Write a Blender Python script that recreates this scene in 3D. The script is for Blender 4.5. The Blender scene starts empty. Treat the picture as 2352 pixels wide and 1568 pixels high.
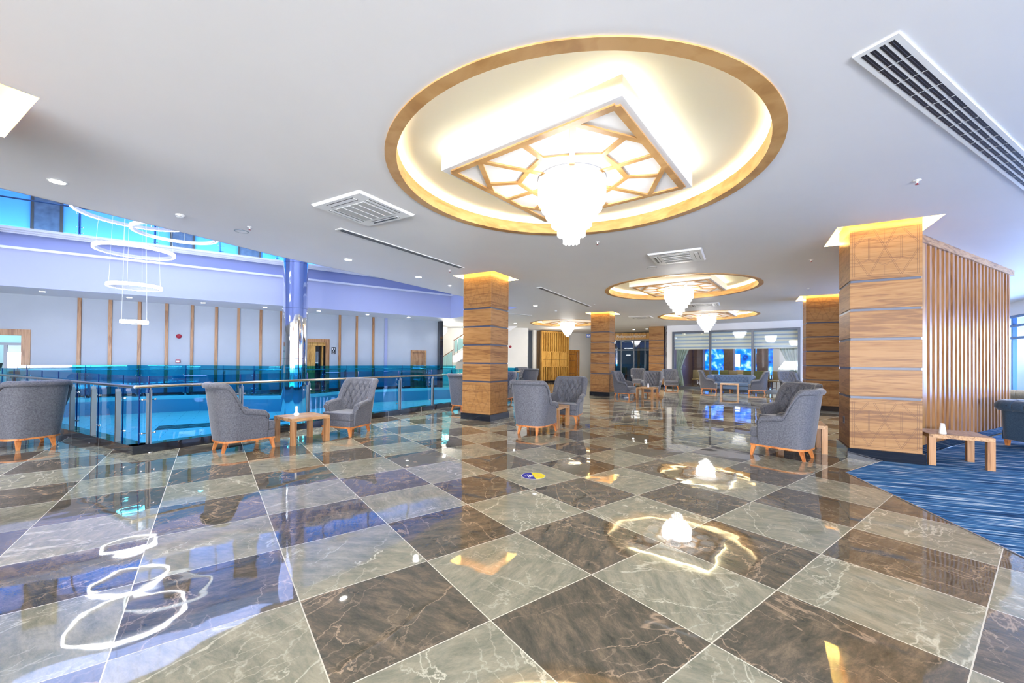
import bpy, bmesh, math, random
import numpy as np
from mathutils import Vector, Matrix
random.seed(7)
R = math.radians
scn = bpy.context.scene
COL = scn.collection

# ------------------------------------------------------------------ camera
F_PX, CY_PX, PITCH, ROLL, EYE = 926.6, 820.0, 0.0091, 0.009, 1.408
cd = bpy.data.cameras.new('camera')
cd.sensor_width = 36.0
cd.lens = F_PX / 2352 * 36.0
cd.shift_y = (CY_PX - 784) / 2352
cd.clip_start = 0.05
cd.clip_end = 200
cam = bpy.data.objects.new('camera', cd)
COL.objects.link(cam)
cam.matrix_world = Matrix.Translation((0, 0, EYE)) @ Matrix.Rotation(R(90) + PITCH, 4, 'X') @ Matrix.Rotation(ROLL, 4, 'Z')
scn.camera = cam

# ------------------------------------------------------------------ exposure and world
scn.view_settings.view_transform = 'Standard'
scn.view_settings.look = 'None'
scn.view_settings.gamma = 1.0
scn.view_settings.use_curve_mapping = False
scn.view_settings.exposure = 1.2
try:
    scn.cycles.max_bounces = 12
    scn.cycles.transparent_max_bounces = 24
    scn.cycles.diffuse_bounces = 5
    scn.cycles.glossy_bounces = 5
    scn.cycles.sample_clamp_indirect = 4.0
    scn.cycles.caustics_reflective = False
    scn.cycles.caustics_refractive = False
except Exception:
    pass
w = bpy.data.worlds.new('dusk_world'); scn.world = w
w.use_nodes = True
bg = w.node_tree.nodes['Background']
bg.inputs[0].default_value = (0.25, 0.45, 1.0, 1)
bg.inputs[1].default_value = 1.2

CEIL = 3.443          # lobby ceiling height
GA = 60.0             # main axis of the furniture, pillars and balustrade
GT = 34.0             # axis of the atrium wall

def light(kind, name, loc, power, color, size=0.3, size_y=None, rot=None, spot=None, blend=0.5):
    ld = bpy.data.lights.new(name, kind); ld.energy = power; ld.color = color
    if kind == 'AREA':
        ld.size = size
        if size_y: ld.shape = 'RECTANGLE'; ld.size_y = size_y
    elif kind == 'SPOT':
        ld.shadow_soft_size = size; ld.spot_size = spot; ld.spot_blend = blend
    else:
        ld.shadow_soft_size = size
    o = bpy.data.objects.new(name, ld); COL.objects.link(o); o.location = loc
    if rot: o.rotation_euler = rot
    return o

def dirv(a): return Vector((math.cos(R(a)), math.sin(R(a)), 0))
# daylight through the tall windows of the right wall, plus an added rear light tilted up to brighten the ceiling
WIN_P = Vector((16.4, 13.2, 0)); WIN_D = dirv(60)
q = WIN_P - WIN_D * 4 - dirv(150) * 0.6 + Vector((0, 0, 1.5))
light('AREA', 'daylight_right', q, 420, (0.36, 0.54, 1.0), 13, 2.2, (R(90 + 25), 0, R(60)))
light('AREA', 'rear_ceiling_fill', (-1.8, -8.5, 1.3), 2350, (0.88, 0.91, 1.0), 21, 1.8, (R(90 + 44), 0, 0))
# blue cove light and skylight of the atrium
light('AREA', 'atrium_skylight', (-9.5, 10.5, 8.3), 360, (0.42, 0.53, 1.0), 7, 9, (0, 0, R(34)))
light('AREA', 'gallery_blue_left', (-15.0, 12.85, 5.22), 75, (0.22, 0.52, 1.0), 9, 0.25, (R(125), 0, R(34)))
light('AREA', 'gallery_blue_right', (-7.6, 17.75, 5.22), 75, (0.22, 0.52, 1.0), 9, 0.25, (R(125), 0, R(34)))

# ------------------------------------------------------------------ helpers
def ray(px, py):
    x = (px - 1176) / F_PX; y = (py - CY_PX) / F_PX
    c, s = math.cos(ROLL), math.sin(ROLL)
    x, y = c * x + s * y, -s * x + c * y
    u = -y; cp, sp = math.cos(PITCH), math.sin(PITCH)
    return Vector((x, cp - u * sp, sp + u * cp))
def at(px, py, z=0.0):
    r = ray(px, py); t = (z - EYE) / r.z
    return Vector((r.x * t, r.y * t, z))
def onv(px, py, P, D):
    """point on the vertical plane through P along D; returns (t along D, z)"""
    r = ray(px, py); n = Vector((D.y, -D.x, 0))
    t = n.dot(Vector((P.x, P.y, 0))) / n.dot(Vector((r.x, r.y, 0)))
    p = r * t
    return (Vector((p.x, p.y, 0)) - Vector((P.x, P.y, 0))).dot(D), p.z + EYE

class MB:
    def __init__(s): s.v = []; s.f = []; s.m = []; s.sm = []
    def add(s, vs, fs, mi=0, smooth=False, M=None):
        o = len(s.v)
        for p in vs:
            p = Vector(p)
            if M is not None: p = M @ p
            s.v.append(tuple(p))
        for f in fs:
            s.f.append(tuple(i + o for i in f)); s.m.append(mi); s.sm.append(smooth)
        return s
    def box(s, x0, x1, y0, y1, z0, z1, mi=0, M=None):
        vs = [(x0, y0, z0), (x1, y0, z0), (x1, y1, z0), (x0, y1, z0), (x0, y0, z1), (x1, y0, z1), (x1, y1, z1), (x0, y1, z1)]
        return s.add(vs, [(3, 2, 1, 0), (4, 5, 6, 7), (0, 1, 5, 4), (1, 2, 6, 5), (2, 3, 7, 6), (3, 0, 4, 7)], mi, False, M)
    def bbox(s, x0, x1, y0, y1, z0, z1, b=0.01, seg=3, mi=0, M=None, smooth=True):
        bm = bmesh.new(); bmesh.ops.create_cube(bm, size=1)
        for v in bm.verts:
            v.co = Vector(((x0 + x1) / 2 + v.co.x * (x1 - x0), (y0 + y1) / 2 + v.co.y * (y1 - y0), (z0 + z1) / 2 + v.co.z * (z1 - z0)))
        bmesh.ops.bevel(bm, geom=bm.edges[:], offset=b, segments=seg, profile=0.5, affect='EDGES')
        s.frombm(bm, mi, smooth, M); return s
    def frombm(s, bm, mi=0, smooth=True, M=None):
        bm.verts.ensure_lookup_table(); bm.verts.index_update()
        vs = [v.co.copy() for v in bm.verts]; fs = [tuple(v.index for v in f.verts) for f in bm.faces]
        bm.free(); s.add(vs, fs, mi, smooth, M)
    def prism(s, poly, z0, z1, mi=0, M=None, smooth=False):
        n = len(poly)
        vs = [(p[0], p[1], z0) for p in poly] + [(p[0], p[1], z1) for p in poly]
        fs = [tuple(range(n - 1, -1, -1)), tuple(range(n, 2 * n))] + [(i, (i + 1) % n, n + (i + 1) % n, n + i) for i in range(n)]
        return s.add(vs, fs, mi, smooth, M)
    def taper(s, c0, h0, c1, h1, mi=0, M=None):
        vs = []
        for c, h in ((c0, h0), (c1, h1)):
            for dx, dy in ((-1, -1), (1, -1), (1, 1), (-1, 1)): vs.append((c[0] + dx * h, c[1] + dy * h, c[2]))
        return s.add(vs, [(3, 2, 1, 0), (4, 5, 6, 7), (0, 1, 5, 4), (1, 2, 6, 5), (2, 3, 7, 6), (3, 0, 4, 7)], mi, False, M)
    def lathe(s, prof, n=24, mi=0, M=None, smooth=True, c=(0, 0, 0)):
        vs = []; fs = []
        for r, z in prof:
            for i in range(n):
                a = 2 * math.pi * i / n; vs.append((c[0] + r * math.cos(a), c[1] + r * math.sin(a), c[2] + z))
        for j in range(len(prof) - 1):
            for i in range(n):
                k = (i + 1) % n; fs.append((j * n + i, j * n + k, (j + 1) * n + k, (j + 1) * n + i))
        if prof[0][0] > 1e-6: fs.append(tuple(range(n - 1, -1, -1)))
        if prof[-1][0] > 1e-6: fs.append(tuple((len(prof) - 1) * n + i for i in range(n)))
        return s.add(vs, fs, mi, smooth, M)
    def tube(s, pts, r, n=8, mi=0, M=None, closed=False, smooth=True, caps=True):
        pts = [Vector(p) for p in pts]; vs = []; fs = []; N = len(pts); up = Vector((0, 0, 1)); prev = None
        for i, p in enumerate(pts):
            a = pts[(i - 1) % N] if (closed or i > 0) else p
            b = pts[(i + 1) % N] if (closed or i < N - 1) else p
            t = (b - a).normalized()
            x = t.cross(up)
            if x.length < 1e-3: x = t.cross(Vector((0, 1, 0))) if prev is None else prev
            x.normalize(); y = x.cross(t).normalized(); prev = x
            for k in range(n):
                an = 2 * math.pi * k / n; vs.append(p + x * (r * math.cos(an)) + y * (r * math.sin(an)))
        for i in range(N if closed else N - 1):
            j = (i + 1) % N
            for k in range(n):
                l = (k + 1) % n; fs.append((i * n + k, j * n + k, j * n + l, i * n + l))
        if not closed and caps:
            fs.append(tuple(range(n))); fs.append(tuple((N - 1) * n + k for k in range(n - 1, -1, -1)))
        return s.add(vs, fs, mi, smooth, M)
    def bar(s, a, b, w, z0, z1, mi=0):
        a = Vector((a[0], a[1])); b = Vector((b[0], b[1])); d = (b - a).normalized(); n = Vector((-d.y, d.x)) * w / 2
        return s.prism([a - n, b - n, b + n, a + n], z0, z1, mi)
    def build(s, name, mats, parent=None):
        me = bpy.data.meshes.new(name)
        me.from_pydata(s.v, [], s.f)
        if not isinstance(mats, (list, tuple)): mats = [mats]
        for m in mats: me.materials.append(m)
        me.polygons.foreach_set('material_index', s.m)
        me.polygons.foreach_set('use_smooth', s.sm)
        me.update()
        bm = bmesh.new(); bm.from_mesh(me); bmesh.ops.recalc_face_normals(bm, faces=bm.faces[:]); bm.to_mesh(me); bm.free()
        if any(s.sm):
            try: me.set_sharp_from_angle(angle=R(38))
            except Exception: pass
        o = bpy.data.objects.new(name, me); COL.objects.link(o)
        if parent is not None: o.parent = parent
        return o

def tag(o, label=None, cat=None, group=None, kind=None):
    if label: o['label'] = label
    if cat: o['category'] = cat
    if group: o['group'] = group
    if kind: o['kind'] = kind
    return o
def thing(name, label, cat, loc=(0, 0, 0), rz=0.0, group=None):
    o = bpy.data.objects.new(name, None); COL.objects.link(o)
    o.empty_display_size = 0.1
    o.location = loc; o.rotation_euler = (0, 0, R(rz)); return tag(o, label, cat, group)
def struct(o): o['kind'] = 'structure'; return o
def dup(root, loc, rz, label=None, group=None, scale=None):
    r = root.copy(); COL.objects.link(r); r.location = loc; r.rotation_euler = (0, 0, R(rz))
    if scale: r.scale = scale
    if label: r['label'] = label
    if group: r['group'] = group
    for ch in list(root.children):
        c = ch.copy(); COL.objects.link(c); c.parent = r
        for g in list(ch.children):
            d = g.copy(); COL.objects.link(d); d.parent = c
    return r
def frame(P, D):
    """matrix whose x runs along D, y to the left of D, z up"""
    a = math.atan2(D.y, D.x)
    return Matrix.Translation((P.x, P.y, 0)) @ Matrix.Rotation(a, 4, 'Z')

# ------------------------------------------------------------------ materials
def newmat(name):
    m = bpy.data.materials.new(name); m.use_nodes = True
    nt = m.node_tree; b = nt.nodes['Principled BSDF']; return m, nt, b
def plain(name, col, rough=0.5, metal=0.0, emis=None, es=0.0, noise=0.0, nscale=30, bump=0.0, sheen=0.0, coat=0.0, ior=None):
    m, nt, b = newmat(name); N = nt.nodes; L = nt.links
    b.inputs['Base Color'].default_value = (*col, 1); b.inputs['Roughness'].default_value = rough; b.inputs['Metallic'].default_value = metal
    if ior: b.inputs['IOR'].default_value = ior
    if emis: b.inputs['Emission Color'].default_value = (*emis, 1); b.inputs['Emission Strength'].default_value = es
    if sheen: b.inputs['Sheen Weight'].default_value = sheen; b.inputs['Sheen Roughness'].default_value = 0.4
    if coat: b.inputs['Coat Weight'].default_value = coat
    if noise or bump:
        tc = N.new('ShaderNodeTexCoord'); no = N.new('ShaderNodeTexNoise'); no.inputs['Scale'].default_value = nscale; no.inputs['Detail'].default_value = 4
        L.new(tc.outputs['Object'], no.inputs['Vector'])
        if noise:
            cr = N.new('ShaderNodeValToRGB'); L.new(no.outputs['Fac'], cr.inputs[0])
            cr.color_ramp.elements[0].position = 0.3; cr.color_ramp.elements[1].position = 0.7
            cr.color_ramp.elements[0].color = (*[c * (1 - noise) for c in col], 1); cr.color_ramp.elements[1].color = (*[min(1, c * (1 + noise)) for c in col], 1)
            L.new(cr.outputs[0], b.inputs['Base Color'])
        if bump:
            bp = N.new('ShaderNodeBump'); bp.inputs['Strength'].default_value = bump; bp.inputs['Distance'].default_value = 0.003
            L.new(no.outputs['Fac'], bp.inputs['Height']); L.new(bp.outputs[0], b.inputs['Normal'])
    return m
def emit(name, col, s):
    m, nt, b = newmat(name)
    b.inputs['Base Color'].default_value = (0.8, 0.8, 0.8, 1)
    b.inputs['Emission Color'].default_value = (*col, 1); b.inputs['Emission Strength'].default_value = s
    return m
def wood(name, c1, c2, c3, scale, rough=0.35, coat=0.15):
    m, nt, b = newmat(name); N = nt.nodes; L = nt.links
    tc = N.new('ShaderNodeTexCoord'); mp = N.new('ShaderNodeMapping'); mp.inputs['Scale'].default_value = scale
    oi = N.new('ShaderNodeObjectInfo'); mu = N.new('ShaderNodeMath'); mu.operation = 'MULTIPLY'; mu.inputs[1].default_value = 37.0
    L.new(oi.outputs['Random'], mu.inputs[0])
    ad = N.new('ShaderNodeVectorMath'); ad.operation = 'ADD'
    L.new(tc.outputs['Object'], mp.inputs['Vector']); L.new(mp.outputs[0], ad.inputs[0]); L.new(mu.outputs[0], ad.inputs[1])
    n1 = N.new('ShaderNodeTexNoise'); n1.inputs['Scale'].default_value = 1.1; n1.inputs['Detail'].default_value = 5; n1.inputs['Distortion'].default_value = 1.2
    n2 = N.new('ShaderNodeTexNoise'); n2.inputs['Scale'].default_value = 7; n2.inputs['Detail'].default_value = 8; n2.inputs['Distortion'].default_value = 0.6
    L.new(ad.outputs[0], n1.inputs['Vector']); L.new(ad.outputs[0], n2.inputs['Vector'])
    # contour lines of the broad figure read as annual rings
    s1 = N.new('ShaderNodeMath'); s1.operation = 'MULTIPLY'; s1.inputs[1].default_value = 42
    s2 = N.new('ShaderNodeMath'); s2.operation = 'SINE'; L.new(n1.outputs['Fac'], s1.inputs[0]); L.new(s1.outputs[0], s2.inputs[0])
    s3 = N.new('ShaderNodeMath'); s3.operation = 'MULTIPLY_ADD'; s3.inputs[1].default_value = 0.11; L.new(s2.outputs[0], s3.inputs[0]); L.new(n2.outputs['Fac'], s3.inputs[2])
    a1 = N.new('ShaderNodeMath'); a1.operation = 'ADD'; a1.inputs[1].default_value = -0.5; L.new(n1.outputs['Fac'], a1.inputs[0])
    a2 = N.new('ShaderNodeMath'); a2.operation = 'MULTIPLY_ADD'; a2.inputs[1].default_value = 1.3; L.new(a1.outputs[0], a2.inputs[0]); L.new(s3.outputs[0], a2.inputs[2])
    cr = N.new('ShaderNodeValToRGB'); L.new(a2.outputs[0], cr.inputs[0])
    e = cr.color_ramp.elements; e[0].position = 0.25; e[0].color = (*c3, 1); e[1].position = 0.72; e[1].color = (*c1, 1)
    x = e.new(0.45); x.color = (*c2, 1)
    L.new(cr.outputs[0], b.inputs['Base Color'])
    b.inputs['Roughness'].default_value = rough; b.inputs['Coat Weight'].default_value = coat; b.inputs['Coat Roughness'].default_value = 0.2; b.inputs['Specular IOR Level'].default_value = 0.3
    bp = N.new('ShaderNodeBump'); bp.inputs['Strength'].default_value = 0.08; bp.inputs['Distance'].default_value = 0.002
    L.new(n2.outputs['Fac'], bp.inputs['Height']); L.new(bp.outputs[0], b.inputs['Normal'])
    return m
def glass(name, tint, refl=0.12, dark=0.0):
    m, nt, b = newmat(name); N = nt.nodes; L = nt.links; N.remove(b)
    out = [n for n in N if n.type == 'OUTPUT_MATERIAL'][0]
    tr = N.new('ShaderNodeBsdfTransparent'); tr.inputs[0].default_value = (*tint, 1)
    gl = N.new('ShaderNodeBsdfGlossy'); gl.inputs['Roughness'].default_value = 0.01; gl.inputs[0].default_value = (0.9, 0.95, 1, 1)
    lw = N.new('ShaderNodeLayerWeight'); lw.inputs['Blend'].default_value = 0.5
    pw = N.new('ShaderNodeMath'); pw.operation = 'POWER'; pw.inputs[1].default_value = 5.0
    ad = N.new('ShaderNodeMath'); ad.operation = 'MULTIPLY_ADD'; ad.inputs[1].default_value = 0.9; ad.inputs[2].default_value = refl; ad.use_clamp = True
    mx = N.new('ShaderNodeMixShader')
    L.new(lw.outputs['Facing'], pw.inputs[0]); L.new(pw.outputs[0], ad.inputs[0]); L.new(ad.outputs[0], mx.inputs[0]); L.new(tr.outputs[0], mx.inputs[1]); L.new(gl.outputs[0], mx.inputs[2])
    L.new(mx.outputs[0], out.inputs[0]); return m

OAK = ((0.36, 0.185, 0.064), (0.30, 0.145, 0.045), (0.20, 0.088, 0.027))
M = {}
M['oak_h'] = wood('oak_horizontal_grain', *OAK, (0.42, 0.42, 5.5), 0.45, 0.05)
M['oak_v'] = wood('oak_vertical_grain', (0.44, 0.235, 0.105), (0.37, 0.18, 0.07), (0.25, 0.11, 0.04), (5, 5, 0.4))
M['oak_back'] = wood('golden_oak_board', (0.60, 0.33, 0.09), (0.46, 0.23, 0.05), (0.28, 0.12, 0.025), (5, 5, 0.4))
M['oak_table'] = wood('oak_table', (0.52, 0.31, 0.15), (0.40, 0.22, 0.095), (0.22, 0.11, 0.045), (1.0, 8, 8), 0.4)
M['oak_ring'] = wood('oak_ring', (0.60, 0.36, 0.15), (0.52, 0.29, 0.105), (0.42, 0.22, 0.075), (0.6, 0.6, 2), 0.4, 0.05)
M['dark_oak'] = wood('dark_oak_backing', (0.16, 0.08, 0.02), (0.10, 0.045, 0.01), (0.05, 0.02, 0.005), (6, 6, 0.5))
M['gold_oak'] = wood('honey_oak', (0.66, 0.38, 0.10), (0.55, 0.29, 0.06), (0.32, 0.15, 0.03), (8, 8, 0.6))
M['beech'] = wood('orange_beech', (0.62, 0.24, 0.07), (0.52, 0.18, 0.05), (0.36, 0.11, 0.03), (4, 4, 1.5), 0.3)
M['ceiling'] = plain('ceiling_paint', (0.80, 0.80, 0.81), 0.55, noise=0.012, nscale=1.2)
M['white'] = plain('white_paint', (0.85, 0.85, 0.85), 0.5)
M['wall'] = plain('wall_paint', (0.40, 0.445, 0.50), 0.5, noise=0.02, nscale=2)
M['wall_warm'] = plain('cream_wall_paint', (0.80, 0.78, 0.72), 0.5, noise=0.02, nscale=2)
M['fascia'] = plain('fascia_plaster', (0.47, 0.50, 0.68), 0.5)
M['fascia2'] = plain('fascia_band_lilac', (0.31, 0.35, 0.56), 0.5)
M['fascia_low'] = plain('lower_fascia_dimmed', (0.24, 0.36, 0.52), 0.5)  # dim bluish light of the lower level is put into this darker colour
M['recess'] = plain('recess_plaster', (0.86, 0.84, 0.76), 0.6)
M['granite'] = plain('black_granite', (0.010, 0.012, 0.018), 0.08, noise=0.5, nscale=180, coat=0.5)
M['chrome'] = plain('mirror_steel', (0.80, 0.82, 0.88), 0.05, 1.0)
M['steel'] = plain('brushed_steel', (0.62, 0.62, 0.62), 0.22, 1.0)
M['champagne'] = plain('champagne_steel', (0.62, 0.52, 0.38), 0.22, 1.0)
M['post_silver'] = plain('satin_post_steel', (0.42, 0.43, 0.45), 0.35, 1.0)
M['darksteel'] = plain('post_steel', (0.27, 0.31, 0.33), 0.42, 0.6)
M['strip'] = plain('blue_grey_strip', (0.055, 0.065, 0.105), 0.35, 0.0)
M['groove'] = plain('engraved_groove', (0.125, 0.055, 0.018), 0.6)
M['dark'] = plain('dark_slot', (0.006, 0.008, 0.012), 0.5)
M['grey'] = plain('grey_frame', (0.12, 0.14, 0.17), 0.35, 0.3)
M['plastic'] = plain('white_plastic', (0.86, 0.87, 0.86), 0.35)
M['mesh_grille'] = plain('grey_mesh', (0.52, 0.53, 0.53), 0.6, noise=0.2, nscale=400)
M['ceramic'] = plain('white_ceramic', (0.88, 0.88, 0.88), 0.15)
M['red'] = plain('red_plastic', (0.35, 0.01, 0.03), 0.4)
M['sign_blue'] = plain('blue_sign', (0.05, 0.16, 0.7), 0.4)
M['sticker_blue'] = plain('sticker_navy', (0.012, 0.012, 0.30), 0.25)
M['sticker_yellow'] = plain('sticker_yellow', (0.86, 0.72, 0.01), 0.25)
M['sticker_orange'] = plain('sticker_orange', (0.65, 0.30, 0.01), 0.3)
M['teal_glass'] = glass('teal_glass', (0.07, 0.58, 0.78), 0.05)
M['teal_edge'] = plain('glass_edge', (0.005, 0.03, 0.16), 0.1)
M['sky_glass'] = glass('pale_blue_glass', (0.60, 0.82, 1.0), 0.05)
M['clear_glass'] = glass('clear_glass', (0.90, 0.95, 0.97), 0.05)
M['dark_glass'] = glass('smoked_glass', (0.35, 0.45, 0.52), 0.10)
M['lit_warm'] = emit('led_warm', (1.0, 0.87, 0.54), 15)
M['lit_amber'] = emit('led_amber', (1.0, 0.69, 0.19), 80)
M['lit_down'] = emit('downlight_lens', (1.0, 0.96, 0.88), 30)
M['lit_ring'] = emit('ring_led', (0.93, 0.95, 1.0), 9)
M['lit_ring_dim'] = emit('ring_led_dim', (0.75, 0.88, 1.0), 1.3)
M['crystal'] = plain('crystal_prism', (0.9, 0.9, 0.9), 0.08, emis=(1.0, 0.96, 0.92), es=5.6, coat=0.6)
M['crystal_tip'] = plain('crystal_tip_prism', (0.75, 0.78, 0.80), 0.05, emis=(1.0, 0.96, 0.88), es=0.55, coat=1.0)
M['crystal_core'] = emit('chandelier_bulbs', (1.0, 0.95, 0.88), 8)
M['sky_white'] = emit('dusk_sky', (0.72, 0.80, 1.0), 1.6)
M['sky_blue'] = emit('blue_dusk', (0.01, 0.12, 0.75), 1.0)
M['lobby_blue'] = plain('blue_grey_wall', (0.20, 0.32, 0.45), 0.5)
M['brown_wall'] = plain('brown_panel', (0.075, 0.045, 0.04), 0.4, noise=0.2, nscale=9)
M['door_wood'] = wood('door_oak', (0.47, 0.27, 0.12), (0.38, 0.20, 0.08), (0.22, 0.10, 0.035), (9, 9, 0.7))
M['door_orange'] = wood('door_orange_oak', (0.58, 0.27, 0.05), (0.48, 0.20, 0.03), (0.32, 0.12, 0.02), (9, 9, 0.7))
M['olive'] = plain('olive_fabric', (0.17, 0.17, 0.05), 0.7)
M['tan'] = plain('tan_fabric', (0.33, 0.24, 0.11), 0.7)
M['curtain'] = plain('sage_curtain', (0.45, 0.52, 0.42), 0.7)
M['quilt'] = plain('blue_quilt', (0.16, 0.46, 0.76), 0.5)
M['gallery_wall'] = plain('gallery_wall', (0.22, 0.48, 0.78), 0.5)

def fabric(name, ca, cb, scale=55, sheen=0.35):
    m, nt, b = newmat(name); N = nt.nodes; L = nt.links
    tc = N.new('ShaderNodeTexCoord'); n1 = N.new('ShaderNodeTexNoise'); n1.inputs['Scale'].default_value = scale; n1.inputs['Detail'].default_value = 6; n1.inputs['Roughness'].default_value = 0.75
    n2 = N.new('ShaderNodeTexNoise'); n2.inputs['Scale'].default_value = 3
    L.new(tc.outputs['Object'], n1.inputs['Vector']); L.new(tc.outputs['Object'], n2.inputs['Vector'])
    cr = N.new('ShaderNodeValToRGB'); e = cr.color_ramp.elements; e[0].position = 0.38; e[1].position = 0.64
    e[0].color = (*ca, 1); e[1].color = (*cb, 1)
    L.new(n1.outputs['Fac'], cr.inputs[0]); L.new(cr.outputs[0], b.inputs['Base Color'])
    b.inputs['Roughness'].default_value = 0.75; b.inputs['Sheen Weight'].default_value = sheen; b.inputs['Sheen Roughness'].default_value = 0.35
    bp = N.new('ShaderNodeBump'); bp.inputs['Strength'].default_value = 0.25; bp.inputs['Distance'].default_value = 0.002
    L.new(n1.outputs['Fac'], bp.inputs['Height']); L.new(bp.outputs[0], b.inputs['Normal']); return m
M['chair'] = fabric('grey_velvet', (0.066, 0.070, 0.088), (0.150, 0.153, 0.175))
M['seam'] = plain('dark_seam', (0.018, 0.02, 0.03), 0.8)
M['button'] = plain('fabric_button', (0.05, 0.05, 0.065), 0.7)
M['sofa_blue'] = fabric('blue_velvet', (0.09, 0.15, 0.27), (0.16, 0.24, 0.40), 70)
M['sofa_navy'] = fabric('petrol_velvet', (0.022, 0.055, 0.10), (0.05, 0.10, 0.165), 60, 0.6)
M['sofa_beige'] = fabric('beige_velvet', (0.16, 0.14, 0.10), (0.26, 0.23, 0.17), 60)

def tile_mat():
    m, nt, b = newmat('polished_marble_checker'); N = nt.nodes; L = nt.links
    def math_(op, a=None, bb=None, c=None):
        n = N.new('ShaderNodeMath'); n.operation = op
        for i, v in enumerate((a, bb, c)):
            if v is None: continue
            if isinstance(v, (int, float)): n.inputs[i].default_value = v
            else: L.new(v, n.inputs[i])
        return n.outputs[0]
    tc = N.new('ShaderNodeTexCoord'); sp = N.new('ShaderNodeSeparateXYZ'); L.new(tc.outputs['Object'], sp.inputs[0])
    tx = math_('DIVIDE', sp.outputs[0], 0.8); ty = math_('DIVIDE', sp.outputs[1], 0.8)
    fx = math_('FLOOR', tx); fy = math_('FLOOR', ty)
    sm = math_('ADD', fx, fy); hf = math_('MULTIPLY', sm, 0.5); fr = math_('SUBTRACT', hf, math_('FLOOR', hf)); light_t = math_('GREATER_THAN', fr, 0.25)
    cb = N.new('ShaderNodeCombineXYZ'); L.new(fx, cb.inputs[0]); L.new(fy, cb.inputs[1])
    wn = N.new('ShaderNodeTexWhiteNoise'); wn.noise_dimensions = '3D'; L.new(cb.outputs[0], wn.inputs['Vector'])
    sc = N.new('ShaderNodeVectorMath'); sc.operation = 'SCALE'; sc.inputs['Scale'].default_value = 40; L.new(wn.outputs['Color'], sc.inputs[0])
    av = N.new('ShaderNodeVectorMath'); av.operation = 'ADD'; L.new(tc.outputs['Object'], av.inputs[0]); L.new(sc.outputs[0], av.inputs[1])
    vr = N.new('ShaderNodeVectorRotate'); vr.rotation_type = 'Z_AXIS'; L.new(av.outputs[0], vr.inputs['Vector'])
    L.new(math_('MULTIPLY', math_('ADD', wn.outputs['Value'], light_t), 3.1), vr.inputs['Angle'])
    def noise(s, d=6, dist=0, r=0.5):
        n = N.new('ShaderNodeTexNoise'); n.inputs['Scale'].default_value = s; n.inputs['Detail'].default_value = d; n.inputs['Distortion'].default_value = dist; n.inputs['Roughness'].default_value = r
        L.new(vr.outputs[0], n.inputs['Vector']); return n.outputs['Fac']
    mv = N.new('ShaderNodeMapping'); mv.inputs['Scale'].default_value = (1.25, 0.42, 1); L.new(vr.outputs[0], mv.inputs[0])
    def vnoise(s, d, dist, r):
        n = N.new('ShaderNodeTexNoise'); n.inputs['Scale'].default_value = s; n.inputs['Detail'].default_value = d; n.inputs['Distortion'].default_value = dist; n.inputs['Roughness'].default_value = r
        L.new(mv.outputs[0], n.inputs['Vector']); return n.outputs['Fac']
    mp = N.new('ShaderNodeMapping'); mp.inputs['Scale'].default_value = (1, 2.6, 1); L.new(vr.outputs[0], mp.inputs[0])
    nb = N.new('ShaderNodeTexNoise'); nb.inputs['Scale'].default_value = 4.5; nb.inputs['Detail'].default_value = 12; nb.inputs['Roughness'].default_value = 0.78; nb.inputs['Distortion'].default_value = 0.25; L.new(mp.outputs[0], nb.inputs['Vector'])
    r1 = N.new('ShaderNodeValToRGB'); L.new(nb.outputs['Fac'], r1.inputs[0]); e = r1.color_ramp.elements
    e[0].position = 0.34; e[0].color = (0.050, 0.052, 0.036, 1); e[1].position = 0.66; e[1].color = (0.24, 0.18, 0.115, 1); x = e.new(0.5); x.color = (0.115, 0.098, 0.070, 1)
    r2 = N.new('ShaderNodeValToRGB'); L.new(nb.outputs['Fac'], r2.inputs[0]); e = r2.color_ramp.elements
    e[0].position = 0.32; e[0].color = (0.165, 0.17, 0.12, 1); e[1].position = 0.68; e[1].color = (0.43, 0.395, 0.285, 1); x = e.new(0.5); x.color = (0.29, 0.275, 0.20, 1)
    def vein(s, w, dist, thr_src):
        n = vnoise(s, 7, dist, 0.55); a = math_('ABSOLUTE', math_('SUBTRACT', n, 0.5))
        v = math_('SUBTRACT', 1.0, math_('DIVIDE', a, w)); v = math_('MAXIMUM', v, 0.0)
        return math_('MULTIPLY', v, thr_src)
    gate = math_('GREATER_THAN', noise(1.7, 2), 0.50)
    gate2 = math_('GREATER_THAN', noise(2.3, 3), 0.52)
    def cracks(s, w_, dist, g):
        dn = N.new('ShaderNodeTexNoise'); dn.inputs['Scale'].default_value = 5.0; dn.inputs['Detail'].default_value = 5; dn.inputs['Roughness'].default_value = 0.6; L.new(vr.outputs[0], dn.inputs['Vector'])
        dm = N.new('ShaderNodeVectorMath'); dm.operation = 'MULTIPLY_ADD'; dm.inputs[1].default_value = (dist, dist, dist); L.new(dn.outputs['Color'], dm.inputs[0]); L.new(mv.outputs[0], dm.inputs[2])
        vo = N.new('ShaderNodeTexVoronoi'); vo.feature = 'DISTANCE_TO_EDGE'; vo.inputs['Scale'].default_value = s; L.new(dm.outputs[0], vo.inputs['Vector'])
        return math_('MULTIPLY', math_('MAXIMUM', math_('SUBTRACT', 1.0, math_('DIVIDE', vo.outputs['Distance'], w_)), 0.0), g)
    gsoft = math_('MULTIPLY', math_('MAXIMUM', math_('SUBTRACT', noise(2.0, 3), 0.42), 0.0), 6.0); gsoft = math_('MINIMUM', gsoft, 1.0)
    v1 = cracks(2.1, 0.011, 0.22, math_('MULTIPLY', gsoft, 1.0)); v2 = cracks(6.5, 0.028, 0.16, math_('MULTIPLY', gate2, 0.40)); v3 = vein(0.7, 0.0045, 0.3, 1.0)
    vv = math_('MAXIMUM', math_('MAXIMUM', v1, v2), math_('MULTIPLY', v3, 0.8))
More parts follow.
